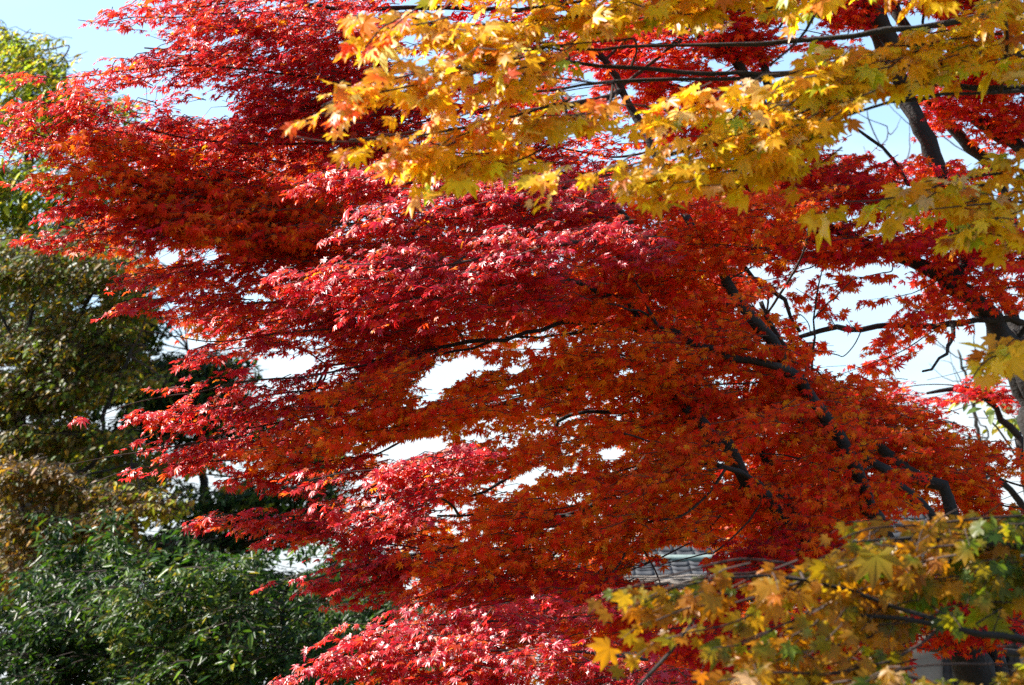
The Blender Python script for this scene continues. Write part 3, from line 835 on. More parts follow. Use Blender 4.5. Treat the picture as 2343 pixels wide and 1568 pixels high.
# the crown goes on above the frame
for q in [
    [(300, -60, 10.6, 40), (600, -90, 10.7, 90), (1000, -120, 10.9, 110), (1400, -140, 11.2, 110), (1750, -150, 11.4, 90)],
    [(700, -250, 10.8, 60), (1000, -290, 11, 100), (1400, -310, 11.2, 110), (1700, -300, 11.5, 90)],
    [(900, 120, 11, 60), (1100, 90, 11, 80), (1350, 60, 11.1, 80), (1600, 20, 11.4, 60)],
]:
    A.spray(q, 'crimson', 'scarlet', .5, lai=1.1, size_k=1.25)
for q in [
    [(900, 250, 11, 70), (1080, 260, 11.1, 90), (1250, 330, 11.2, 80), (1400, 360, 11.4, 70)],
    [(1000, 380, 11, 50), (1200, 390, 11.1, 60), (1400, 400, 11.3, 60)],
]:
    A.spray(q, 'crimson', 'ember', .5, lai=2.2)

# ------------------------------------------------------------------ the second red maple, behind on the right
p, yb = tree_at(2560, 13.3)
B = Tree("red_maple", "dark orange-red maple at right with black forked limbs against open sky", "tree",
         p, 22, RED_T, M_RED, M_BARK, M_TWIG, .034, sides=11, dens=2.3, fat=1.35)
B.limb([(2560, yb + 20, 13.3, 70), (2480, 1700, 13.3, 54), (2410, 1150, 13.3, 46), (2350, 880, 13.3, 42), (2290, 770, 13.3, 38)], 'trunk')
for l in [
    [(2290, 770, 13.3, 32), (2240, 700, 13.2, 25), (2150, 640, 13.1, 20), (2060, 590, 13, 17), (1960, 550, 12.9, 13), (1850, 500, 12.8, 10), (1700, 430, 12.7, 8), (1560, 400, 12.6, 6)],
    [(2150, 640, 13.1, 20), (2215, 600, 13.2, 24), (2180, 500, 13.3, 23), (2130, 350, 13.3, 22), (2085, 255, 13.3, 22), (2050, 150, 13.3, 22), (2016, 60, 13.2, 24), (1940, -20, 13.1, 20), (1850, -110, 13, 12)],
    [(2340, 730, 13.3, 9), (2200, 742, 13.1, 8), (2060, 748, 13, 7.5), (1960, 752, 12.9, 7), (1870, 758, 12.8, 6.5), (1790, 786, 12.7, 5), (1740, 830, 12.6, 4)],
    [(2350, 880, 13.3, 30), (2320, 740, 13.5, 20), (2285, 670, 13.5, 15), (2240, 560, 13.6, 13), (2215, 480, 13.6, 10)],
    [(2410, 1150, 13.3, 30), (2460, 700, 13.6, 22), (2400, 400, 13.7, 18), (2305, 319, 13.8, 16), (2200, 262, 13.8, 15), (2086, 228, 13.7, 13), (2030, 130, 13.6, 13), (1976, 54, 13.5, 13), (1909, 24, 13.4, 12), (1842, -8, 13.3, 11), (1700, -60, 13.2, 8)],
    [(2360, 600, 13.8, 18), (2300, 450, 14, 15), (2245, 360, 14, 15), (2194, 310, 14, 15), (2130, 200, 14, 14), (2075, 74, 14, 15), (2030, -10, 14, 14), (1990, -100, 14, 10)],
    [(1850, 500, 12.8, 12), (1790, 330, 12.9, 12), (1741, 134, 12.9, 11), (1690, 64, 12.9, 9), (1640, -40, 12.9, 7)],
    [(1790, 330, 12.9, 13), (1674, 128, 12.8, 13), (1600, 77, 12.7, 12), (1556, 20, 12.7, 11), (1490, -60, 12.6, 8)],
    [(1970, 60, 13.4, 10), (1845, 32, 13.3, 9), (1760, 12, 13.2, 7)],
    [(1741, 110, 12.9, 7), (1700, 97, 12.8, 6), (1556, 101, 12.7, 5), (1440, 110, 12.6, 4)],
    [(1960, 550, 12.9, 10), (1800, 560, 12.8, 9), (1690, 590, 12.7, 8), (1730, 640, 12.6, 7), (1790, 690, 12.6, 6), (1830, 760, 12.6, 4)],
    [(2190, 752, 13, 6), (2168, 790, 12.9, 5), (2150, 820, 12.8, 4), (2110, 850, 12.7, 3)],
    [(2040, 20, 13.6, 4), (2070, 40, 13.5, 4), (2080, 80, 13.5, 4)],
    [(2117, -30, 13.5, 4), (2116, 30, 13.5, 4), (2114, 80, 13.5, 3)],
    [(1850, 900, 12.6, 4), (1858, 800, 12.5, 3), (1862, 700, 12.5, 2.4), (1880, 620, 12.5, 1.6)],
    [(1862, 730, 12.5, 2.2), (1890, 700, 12.5, 2), (1950, 640, 12.5, 1.5)],
    [(1850, 900, 12.6, 3), (1780, 800, 12.5, 2.4), (1740, 720, 12.5, 2), (1690, 660, 12.5, 1.5)],
    [(2077, 417, 13, 5), (2043, 370, 12.9, 4.5), (1979, 309, 12.8, 3.5), (1930, 270, 12.8, 2)],
]:
    B.limb([(x, y, d - .1, r * 1.0) for x, y, d, r in l])
for q in [
    [(1480, 560, 12.6, 40), (1620, 520, 12.6, 66), (1780, 480, 12.7, 76), (1930, 450, 12.8, 70), (2050, 440, 13, 50)],
    [(1560, 450, 12.6, 46), (1700, 420, 12.7, 60), (1850, 380, 12.8, 60), (1980, 400, 13, 46)],
    [(1640, 560, 12.5, 40), (1780, 560, 12.5, 50), (1920, 540, 12.7, 50)],
    [(1840, 590, 12.6, 22), (1960, 570, 12.7, 34), (2080, 560, 12.9, 50), (2230, 580, 13, 60), (2380, 600, 13, 70)],
    [(1660, 640, 12.4, 24), (1760, 640, 12.5, 34), (1860, 610, 12.6, 26)],
    [(2100, 480, 13, 30), (2200, 490, 13.2, 50), (2300, 520, 13.3, 60)],
]:
    B.spray(q, 'ember', 'crimson', .42, cam=.9, up=.5, lai=2.7, droop=.6)
for q in [   # stars of leaves against the open sky
    [(1990, 795, 12.6, 10), (2050, 760, 12.7, 30), (2120, 700, 12.8, 46), (2210, 660, 13, 44), (2342, 660, 13, 50)],
    [(1890, 868, 12.6, 8), (1970, 840, 12.7, 14), (2060, 805, 12.8, 20), (2130, 760, 12.9, 24)],
    [(1830, 690, 12.6, 10), (1870, 660, 12.6, 24), (1950, 640, 12.7, 18), (2040, 620, 12.8, 12)],
    [(1700, 720, 12.6, 10), (1760, 735, 12.6, 16), (1830, 720, 12.6, 24)],
    [(1820, 660, 12.6, 24), (1880, 700, 12.6, 22), (1910, 745, 12.6, 10)],
    [(1960, 700, 12.6, 3), (2010, 690, 12.7, 6), (2090, 670, 12.8, 12)],
    [(1770, 790, 12.5, 14), (1850, 800, 12.6, 22), (1930, 815, 12.8, 16)],
]:
    B.spray(q, 'ember', 'crimson', .25, cam=1.0, up=.3, lai=1.3, droop=.5, nogap=True)
for q in [
    [(1180, 230, 12.2, 40), (1350, 200, 12.3, 50), (1500, 190, 12.5, 50), (1650, 220, 12.8, 50)],
    [(1300, 100, 12.2, 46), (1450, 70, 12.4, 60), (1600, 60, 12.6, 60), (1760, 80, 12.9, 50)],
    [(1480, 290, 12.3, 40), (1600, 300, 12.5, 50), (1750, 300, 12.8, 50)],
    [(1900, 20, 13, 50), (2060, 10, 13.3, 50), (2250, 0, 13.5, 60)],
    [(2080, 150, 13.4, 40), (2200, 180, 13.5, 50), (2342, 190, 13.7, 60)],
    [(2150, 290, 13.6, 30), (2250, 290, 13.7, 40), (2360, 310, 13.8, 60)],
    [(1420, 110, 12.5, 30), (1520, 130, 12.6, 46), (1650, 130, 12.7, 46), (1760, 120, 12.9, 40)],
    [(1740, 60, 12.8, 30), (1840, 70, 12.9, 40), (1930, 90, 13.1, 40)],
    [(1380, 180, 12.5, 20), (1500, 180, 12.6, 30), (1600, 190, 12.8, 30)],
    [(2080, 30, 13.2, 24), (2180, 20, 13.4, 30), (2320, 30, 13.5, 40)],
    [(2120, 250, 13.3, 30), (2220, 240, 13.5, 46), (2342, 260, 13.7, 60)],
    [(2040, 380, 12.9, 30), (2120, 380, 13, 40), (2230, 420, 13.2, 40)],
    [(2180, 140, 13.3, 50), (2300, 130, 13.5, 60)],
    [(1500, 20, 12.6, 50), (1650, -10, 12.8, 60), (1800, -30, 13, 60)],
]:
    B.spray(q, 'ember', 'crimson', .5, cam=.8, up=.6, lai=2.5, droop=.5)
for q in [
    [(1400, -120, 12.6, 80), (1700, -160, 12.9, 100), (2000, -180, 13.3, 110), (2300, -180, 13.6, 100)],
    [(1800, -330, 13, 90), (2100, -340, 13.4, 100), (2400, -340, 13.7, 100)],
]:
    B.spray(q, 'crimson', 'scarlet', .5, lai=2.0, size_k=1.3)

# ------------------------------------------------------------------ a third, smaller red maple farther back
p, yb = tree_at(2430, 17)
Cc = Tree("red_maple", "smaller bright pinkish red maple showing in the sunlit gap behind the right-hand limbs", "tree",
          p, 33, RED_T, M_RED, M_BARK, M_TWIG, .035, dens=2.0)
Cc.limb([(2430, yb + 15, 17, 30), (2410, 1500, 17, 24), (2370, 1200, 17, 20), (2330, 1000, 17, 14)], 'trunk')
for l in [
    [(2370, 1200, 17, 12), (2280, 1090, 16.8, 7), (2232, 1100, 16.6, 6), (2222, 1050, 16.6, 5), (2216, 1000, 16.6, 4)],
    [(2330, 1000, 17, 10), (2240, 900, 16.9, 7), (2120, 900, 16.8, 4)],
    [(2410, 1500, 17, 12), (2100, 1480, 16.4, 8), (1800, 1470, 16, 6), (1600, 1440, 15.8, 3)],
]:
    Cc.limb(l)
for q in [
    [(1930, 940, 16.5, 14), (2020, 900, 16.6, 30), (2120, 880, 16.7, 36), (2230, 890, 16.8, 40), (2342, 930, 17, 40)],
    [(2080, 960, 16.5, 36), (2180, 940, 16.6, 46), (2290, 900, 16.8, 46)],
    [(2120, 870, 16.6, 14), (2200, 850, 16.7, 26), (2280, 820, 16.8, 20)],
    [(1520, 1440, 15.7, 20), (1600, 1430, 15.8, 36), (1720, 1450, 16, 40)],
]:
    Cc.spray(q, 'scarlet', 'crimson', .5, lai=2.0, nogap=(q[0][0] == 1520))

# ------------------------------------------------------------------ the yellow maple reaching in from the upper right, near the camera
p, yb = tree_at(2900, 6.6)
Y = Tree("yellow_maple", "golden yellow maple hanging across the upper right, its leftmost tips turning orange", "tree",
         p, 44, YEL_T, M_YEL, M_BARK, M_TWIG, .0405, twig_r=.0016, twig_len=(.14, .30), per=8, leafshape=.44, dens=1.9, fat=1.15)
Y.limb([(2900, yb + 20, 6.6, 130), (2860, 1800, 6.6, 105), (2800, 1000, 6.6, 90), (2760, 500, 6.6, 76), (2700, 100, 6.5, 60), (2600, -300, 6.4, 44)], 'trunk')
for l in [
    [(2760, 420, 6.5, 22), (2500, 250, 6.3, 14), (2342, 206, 6.2, 9), (2194, 198, 6.1, 9), (2110, 188, 6, 8), (2006, 206, 6, 7), (1880, 240, 5.9, 6), (1700, 300, 5.8, 5), (1500, 370, 5.7, 4), (1330, 415, 5.6, 2)],
    [(2342, 206, 6.2, 7), (2262, 210, 6.1, 6), (2127, 222, 6, 5.5), (2060, 232, 6, 5.5), (1983, 249, 5.9, 5), (1850, 300, 5.8, 4), (1700, 380, 5.8, 3)],
    [(2700, 100, 6.5, 24), (2300, 120, 6.6, 14), (1900, 160, 6.4, 10), (1700, 172, 6.3, 8), (1556, 168, 6.2, 7), (1452, 156, 6.1, 7), (1385, 152, 6.1, 7), (1324, 141, 6.1, 6), (1200, 150, 6, 5), (1050, 170, 5.9, 4), (900, 220, 5.8, 2.5)],
    [(1900, 160, 6.4, 8), (1700, 178, 6.3, 7), (1543, 181, 6.2, 6), (1469, 186, 6.2, 6), (1368, 190, 6.1, 5), (1301, 200, 6.1, 5), (1247, 208, 6, 4), (1100, 250, 5.9, 3.5), (950, 300, 5.8, 3), (800, 320, 5.7, 2)],
    [(2700, 50, 6.5, 20), (2300, 40, 6.5, 12), (1900, 90, 6.4, 9), (1563, 104, 6.3, 5), (1452, 107, 6.2, 5), (1334, 114, 6.1, 5), (1150, 80, 6, 4), (950, 60, 5.9, 3)],
    [(2600, -300, 6.4, 22), (2200, -160, 6.3, 14), (1800, -80, 6.2, 9), (1500, -20, 6.1, 7), (1200, 20, 6, 5)],
    [(2780, 700, 6.5, 22), (2550, 470, 6.2, 12), (2342, 420, 6.1, 8), (2200, 430, 6, 5), (2050, 455, 5.9, 3)],
    [(2790, 950, 6.5, 18), (2560, 800, 6.1, 10), (2400, 780, 5.9, 6), (2300, 810, 5.8, 4)],
    [(1900, -60, 6.2, 7), (1850, 60, 6.2, 5), (1760, 150, 6.1, 4)],
]:
    Y.limb([(x, y, d, r * .8) for x, y, d, r in l], wob=.006)
ye = dict(cam=.8, up=.5, sunw=.5, lai=2.1, droop=.6, jit=.45, dens_freq=9, deep=.8)
for q in [
    [(830, 95, 5.6, 20), (900, 60, 5.7, 36), (1050, 60, 5.8, 56), (1200, 50, 5.9, 56), (1400, 30, 6, 50)],
    [(735, 245, 5.5, 10), (820, 205, 5.5, 40), (950, 170, 5.6, 60), (1100, 150, 5.7, 60), (1280, 140, 5.9, 46)],
    [(672, 312, 5.5, 6), (760, 325, 5.5, 22), (880, 320, 5.6, 46), (1020, 300, 5.7, 60), (1160, 270, 5.8, 60), (1300, 230, 6, 40)],
]:
    Y.spray(q, 'yellow', 'yellowtip', .32, tip='yellow', **ye)
Y.spray([(740, 240, 5.4, 14), (800, 230, 5.45, 34), (880, 210, 5.5, 36)], 'yellowtip', **ye)
Y.spray([(835, 110, 5.5, 20), (880, 60, 5.6, 30), (940, 40, 5.7, 26)], 'yellowtip', **ye)
Y.spray([(1285, 262, 5.5, 8), (1340, 262, 5.5, 14), (1430, 240, 5.6, 22), (1510, 250, 5.7, 22)], 'yellowtip', 'yellow', .4, **ye)
for q in [
    [(900, 370, 5.7, 14), (1000, 350, 5.7, 36), (1130, 350, 5.8, 46), (1250, 310, 5.9, 40), (1360, 290, 6, 24)],
    [(1080, 390, 5.7, 20), (1180, 370, 5.8, 34), (1280, 320, 5.9, 34)],
    [(1280, 40, 5.9, 40), (1420, 30, 6, 40), (1560, 5, 6.1, 30), (1720, 25, 6.2, 30), (1860, -10, 6.3, 40)],
    [(1200, 110, 5.8, 40), (1320, 100, 5.9, 46), (1450, 90, 6, 40)],
    [(1060, -40, 5.9, 50), (1300, -50, 6, 60), (1600, -60, 6.1, 60), (1850, -80, 6.2, 60)],
    [(1330, -10, 6, 40), (1480, -10, 6, 40), (1640, -20, 6.1, 40), (1800, -10, 6.2, 40)],
    [(1150, 200, 5.8, 40), (1260, 180, 5.9, 46), (1360, 190, 6, 30)],
    [(1000, 90, 5.7, 46), (1120, 120, 5.8, 50), (1260, 110, 5.9, 40)],
    [(1230, 290, 5.8, 24), (1330, 260, 5.9, 30), (1400, 240, 6, 20)],
]:
    Y.spray(q, 'yellow', 'lemon', .4, **ye)
for q in [   # the long second bough
    [(1205, 438, 5.4, 8), (1290, 418, 5.4, 26), (1400, 390, 5.5, 46), (1540, 350, 5.6, 60), (1720, 300, 5.7, 66), (1880, 250, 5.9, 56)],
    [(1470, 265, 5.6, 16), (1570, 220, 5.6, 40), (1720, 190, 5.7, 56), (1880, 150, 5.8, 56), (2040, 110, 6, 46), (2160, 100, 6.1, 40)],
    [(1350, 440, 5.5, 16), (1480, 420, 5.5, 34), (1600, 390, 5.6, 40), (1740, 370, 5.7, 36), (1840, 330, 5.8, 30)],
    [(1620, 330, 5.5, 50), (1780, 280, 5.6, 60), (1920, 220, 5.8, 50)],
    [(1820, 190, 5.7, 50), (1940, 160, 5.8, 60), (2080, 130, 6, 50)],
    [(1740, 340, 5.6, 40), (1860, 290, 5.7, 50), (1960, 240, 5.8, 40)],
    [(1900, 180, 5.8, 40), (2000, 150, 5.9, 46), (2120, 110, 6, 40)],
]:
    Y.spray(q, 'yellow', 'lemon', .5, **ye)
for q in [
    [(2060, 110, 5.9, 50), (2180, 90, 6, 60), (2342, 70, 6.2, 70)],
    [(2120, 150, 5.9, 26), (2220, 120, 6, 40), (2342, 130, 6.2, 50)],
    [(1930, 462, 5.6, 6), (2010, 458, 5.7, 18), (2100, 440, 5.8, 40), (2200, 410, 5.9, 50), (2342, 390, 6, 60)],
    [(2120, 480, 5.7, 30), (2220, 470, 5.8, 50), (2342, 460, 6, 60)],
    [(2170, 540, 5.7, 14), (2240, 520, 5.8, 36), (2342, 510, 5.9, 50)],
    [(2215, 884, 5.4, 6), (2250, 830, 5.4, 40), (2320, 800, 5.5, 50), (2390, 790, 5.7, 50)],
    [(2240, 40, 6, 40), (2400, 20, 6.2, 60)],
]:
    Y.spray(q, 'lemon', 'yellow', .4, **ye)
for q in [   # unseen upper boughs that shade the right side
    [(1500, -200, 6, 80), (1900, -260, 6.1, 110), (2300, -300, 6.2, 120), (2600, -300, 6.4, 110)],
    [(1200, -160, 5.9, 60), (1600, -220, 6, 90), (1900, -330, 6.1, 90)],
    [(1700, -60, 5.5, 60), (1950, -60, 5.6, 80), (2250, -60, 5.8, 80)],

]:
    Y.spray(q, 'yellow', 'lemon', .5, **{**ye, 'lai': 2.6}, size_k=1.2)

# ------------------------------------------------------------------ the low amber and green maple in the lower right corner
p, yb = tree_at(2700, 5.2)
Z = Tree("amber_maple", "low amber and green maple with large shaded leaves in the lower right corner", "tree",
         p, 55, YEL_T, M_YEL, M_BARK, M_TWIG, .038, twig_r=.0015, twig_len=(.18, .42), per=7, leafshape=.44, gaps=False, dens=2.6)
Z.limb([(2700, yb + 20, 5.2, 70), (2680, 2000, 5.2, 60), (2620, 1600, 5.2, 46), (2560, 1250, 5.2, 26), (2480, 1050, 5.2, 12), (2440, 960, 5.15, 6), (2425, 880, 5.1, 1.5)], 'trunk')
for l in [
    [(2620, 1600, 5.2, 20), (2400, 1480, 5, 11), (2200, 1440, 4.9, 8), (2000, 1410, 4.9, 6), (1800, 1440, 4.8, 3)],
    [(2560, 1300, 5.2, 16), (2400, 1260, 5.1, 10), (2200, 1240, 5, 7), (2050, 1230, 5, 4), (1950, 1240, 4.9, 2)],
    [(2640, 1750, 5.2, 18), (2400, 1640, 4.9, 10), (2200, 1580, 4.8, 6), (2050, 1540, 4.7, 3)],
    [(2400, 1480, 5, 7), (2236, 1440, 4.95, 3.4), (2290, 1390, 4.95, 3), (2270, 1450, 4.95, 2.4)],
    [(2660, 1900, 5.2, 18), (2000, 1800, 4.9, 11), (1480, 1620, 4.8, 7), (1530, 1510, 4.8, 5.5), (1566, 1455, 4.8, 5), (1592, 1412, 4.8, 3)],
    [(2200, 1440, 4.9, 6), (1900, 1340, 4.9, 5), (1700, 1320, 4.8, 4), (1560, 1340, 4.8, 3), (1450, 1390, 4.8, 2)],
]:
    Z.limb(l, wob=.006)
ze = dict(cam=1.15, up=.25, sunw=.15, droop=.8, jit=.36, dens_freq=9, deep=.9)
for q in [
    [(1430, 1395, 4.8, 14), (1520, 1350, 4.8, 30), (1620, 1320, 4.8, 34), (1740, 1310, 4.9, 26)],
    [(1560, 1450, 4.8, 14), (1660, 1430, 4.8, 30), (1760, 1390, 4.9, 36)],
    [(1450, 1340, 4.8, 10), (1560, 1310, 4.8, 26), (1690, 1280, 4.9, 26), (1800, 1290, 5, 24)],
    [(1500, 1420, 4.8, 12), (1580, 1390, 4.8, 26), (1680, 1380, 4.9, 24)],
]:
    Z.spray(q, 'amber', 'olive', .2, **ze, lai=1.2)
for q in [
    [(1690, 1470, 4.8, 20), (1790, 1430, 4.8, 46), (1900, 1380, 4.9, 50), (2020, 1330, 5, 50), (2150, 1290, 5.1, 50)],
    [(1830, 1330, 4.9, 24), (1930, 1290, 4.9, 40), (2060, 1240, 5, 50), (2200, 1220, 5.1, 50), (2360, 1230, 5.2, 60)],
    [(1920, 1235, 4.9, 10), (1990, 1210, 5, 26), (2120, 1200, 5.1, 30), (2260, 1185, 5.1, 30), (2380, 1180, 5.2, 40)],
    [(1740, 1500, 4.8, 20), (1850, 1490, 4.8, 36), (1980, 1460, 4.9, 46), (2100, 1420, 5, 46)],
]:
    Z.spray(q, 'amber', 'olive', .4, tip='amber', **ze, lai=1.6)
for q in [
    [(2080, 1330, 5, 40), (2180, 1320, 5, 60), (2300, 1300, 5.1, 66), (2400, 1300, 5.2, 66)],
    [(2000, 1430, 4.9, 26), (2100, 1420, 4.9, 46), (2210, 1380, 5, 56), (2360, 1380, 5.1, 66)],
    [(2180, 1220, 5, 30), (2280, 1230, 5.1, 46), (2400, 1230, 5.2, 46)],
]:
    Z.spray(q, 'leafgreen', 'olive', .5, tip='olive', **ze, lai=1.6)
for q in [
    [(1980, 1560, 4.6, 16), (2060, 1530, 4.65, 36), (2170, 1520, 4.7, 40), (2300, 1520, 4.8, 40), (2420, 1520, 4.9, 40)],
    [(2040, 1580, 4.6, 36), (2200, 1580, 4.7, 46), (2380, 1570, 4.8, 50)],
    [(2280, 1480, 4.8, 30), (2400, 1470, 4.9, 50)],
    [(1640, 1560, 4.7, 20), (1760, 1540, 4.7, 36), (1900, 1540, 4.8, 40), (2040, 1510, 4.8, 36)],
]:
    Z.spray(q, 'olive', 'lemon', .4, tip='amber', **{**ze, 'cam': .8, 'up': .5}, lai=1.5)

# ------------------------------------------------------------------ background trees on the left
p, yb = tree_at(60, 34)
E = Tree("tall_green_tree", "tall tree with yellow-green leaves rising against the blue sky at the upper left", "tree",
         p, 66, LAN_T, M_BGL, M_BARK, M_TWIG, .135, twig_r=.004, twig_len=(.5, 1.1), per=12, leafshape=.10, gaps=False, dens=2.0)
E.limb([(60, yb + 8, 34, 26), (50, 1500, 34, 22), (45, 1100, 34, 17), (50, 700, 34, 13), (60, 400, 34, 8), (70, 200, 34, 4)], 'trunk')
for l in [[(50, 700, 34, 8), (120, 560, 33.5, 5), (180, 420, 33, 3), (200, 330, 33, 2)], [(55, 550, 34, 7), (0, 400, 34, 5), (-50, 250, 34, 3)],
          [(45, 1000, 34, 10), (-60, 800, 34, 7), (-120, 500, 34, 4)], [(60, 400, 34, 6), (110, 260, 33.6, 4), (130, 150, 33.4, 2)]]:
    E.limb(l)
for q in [
    [(-60, 110, 34, 26), (30, 110, 33.8, 44), (90, 115, 33.6, 42), (158, 105, 33.4, 24)],
    [(-80, 210, 34, 60), (30, 200, 33.6, 80), (110, 190, 33.4, 70), (190, 220, 33, 40)],
    [(-80, 320, 34, 60), (50, 320, 33.6, 80), (150, 310, 33.2, 60)],
    [(130, 250, 33, 30), (230, 240, 33, 34), (318, 245, 33, 20)],
    [(-12, 40, 34, 10), (12, 55, 34, 12), (20, 90, 34, 10)],
]:
    E.spray(q, 'yellowgreen', 'leafgreen', .25, lai=2.6, cam=.6, up=.5, droop=1.0, deep=1.6, dens_freq=1.6)
for q in [
    [(-80, 420, 34, 60), (60, 430, 33.6, 80), (180, 430, 33.2, 60), (260, 420, 33, 40)],
    [(-80, 530, 34, 60), (80, 530, 33.6, 70), (220, 520, 33.2, 50)],
]:
    E.spray(q, 'leafgreen', 'yellowgreen', .4, lai=2.6, cam=.6, up=.5, droop=1.0, deep=1.6, dens_freq=1.6)

p, yb = tree_at(140, 27)
Fq = Tree("olive_leaved_tree", "shaded olive and brown-gold tree with dark slanting stems at the left edge", "tree",
          p, 77, OVA_T, M_BGL, M_BARK, M_TWIG, .075, twig_r=.003, twig_len=(.35, .8), per=11, leafshape=.14, dens=2.6)
Fq.limb([(140, yb + 8, 27, 22), (120, 1600, 27, 18), (95, 1350, 27, 14), (80, 1150, 27, 11)], 'trunk')
for l in [
    [(95, 1350, 27, 9), (50, 1150, 27, 9), (55, 1000, 27, 8), (48, 880, 27, 7), (70, 720, 27, 5), (104, 661, 26.8, 4.5), (131, 584, 26.6, 3.5), (140, 480, 26.6, 2.5)],
    [(80, 1150, 27, 9), (88, 1040, 26.6, 8), (100, 920, 26.6, 7), (140, 820, 26.4, 6), (175, 735, 26.4, 5.5), (235, 631, 26.2, 5), (269, 594, 26.2, 4), (330, 520, 26, 2.5)],
    [(50, 1000, 27, 6), (20, 920, 27, 5), (60, 840, 26.8, 4.5), (140, 790, 26.6, 3)],
    [(45, 1050, 27, 5), (0, 950, 27, 4), (-60, 820, 27, 3)],
    [(80, 1150, 26.6, 7), (220, 1050, 26.2, 6), (240, 940, 26.2, 5), (300, 800, 26, 3)],
    [(60, 1130, 26.4, 5), (120, 1105, 26, 4), (210, 1085, 25.8, 3), (300, 1060, 25.8, 2)],
    [(80, 900, 26.8, 4), (10, 740, 26.6, 3.5), (-40, 640, 26.4, 2)],
]:
    Fq.limb(l)
fe = dict(cam=.7, up=.45, droop=.9, deep=1.5, dens_freq=1.5, lai=2.1, thin=.42, spine=True)
for yy in range(560, 1330, 75):      # the dim far side of the same crown
    Fq.spray([(-80, yy, 28, 44), (60, yy + 10, 28, 50), (200, yy, 28, 50), (330, yy + 8, 28, 30)], 'oldgold', 'leafgreen', .4, cam=.7, up=.45, droop=.9, deep=1.5, dens_freq=1.5, lai=.8, spine=False)
for q in [
    [(-60, 590, 27, 50), (60, 600, 26.6, 66), (180, 600, 26.3, 60), (300, 600, 26, 40)],
    [(-60, 700, 27, 50), (70, 710, 26.6, 60), (200, 680, 26.3, 40), (330, 690, 26, 34)],
    [(-60, 800, 27, 46), (80, 800, 26.6, 60), (220, 790, 26.3, 60), (330, 790, 26, 46)],
    [(-60, 900, 27, 40), (100, 890, 26.6, 50), (230, 880, 26.3, 50), (380, 880, 26, 40)],
    [(-60, 990, 27, 50), (80, 990, 26.6, 56), (180, 990, 26.3, 40), (300, 1000, 26, 40)],
    [(200, 990, 26, 30), (330, 1060, 26, 40), (450, 1060, 26, 40), (560, 1090, 25.8, 24)],
]:
    Fq.spray(q, 'oldgold', 'leafgreen', .25, **fe)
for q in [
    [(-60, 1090, 26, 46), (60, 1080, 25.6, 50), (160, 1110, 25.3, 46), (260, 1140, 25, 40)],
    [(-60, 1180, 26, 46), (60, 1190, 25.6, 46), (180, 1200, 25.3, 36), (300, 1180, 25, 36)],
    [(-60, 1270, 26, 46), (40, 1280, 25.6, 50), (110, 1300, 25.3, 30)],
    [(250, 1100, 25.6, 30), (360, 1140, 25.4, 40), (430, 1130, 25.4, 30)],
    [(180, 1230, 25.3, 30), (280, 1250, 25.2, 36), (390, 1240, 25.2, 30)],
]:
    Fq.spray(q, 'bronze', 'yellowgreen' if q[0][0] > 0 else 'oldgold', .5, **fe)

p, yb = tree_at(470, 40)
D = Tree("dark_green_tree", "dark green broadleaf tree seen in slivers behind the red tips at the centre left", "tree",
         p, 88, LAN_T, M_EVG, M_BARK, M_TWIG, .16, twig_r=.005, twig_len=(.6, 1.2), per=12, leafshape=.10, dens=2.6)
D.limb([(470, yb + 6, 40, 20), (480, 1400, 40, 16), (470, 1150, 40, 12), (450, 950, 40, 8), (430, 800, 40, 4)], 'trunk')
for l in [[(470, 1250, 40, 9), (520, 1240, 39, 7), (590, 1180, 38.5, 5), (680, 1110, 38, 3)], [(470, 1050, 40, 7), (380, 950, 39.4, 5), (300, 800, 39, 3)],
          [(460, 1000, 40, 6), (530, 900, 39.5, 4), (560, 840, 39.3, 3)]]:
    D.limb(l)
de = dict(cam=.6, up=.5, droop=1.0, deep=1.5, dens_freq=1.3, lai=2.6, thin=.3)
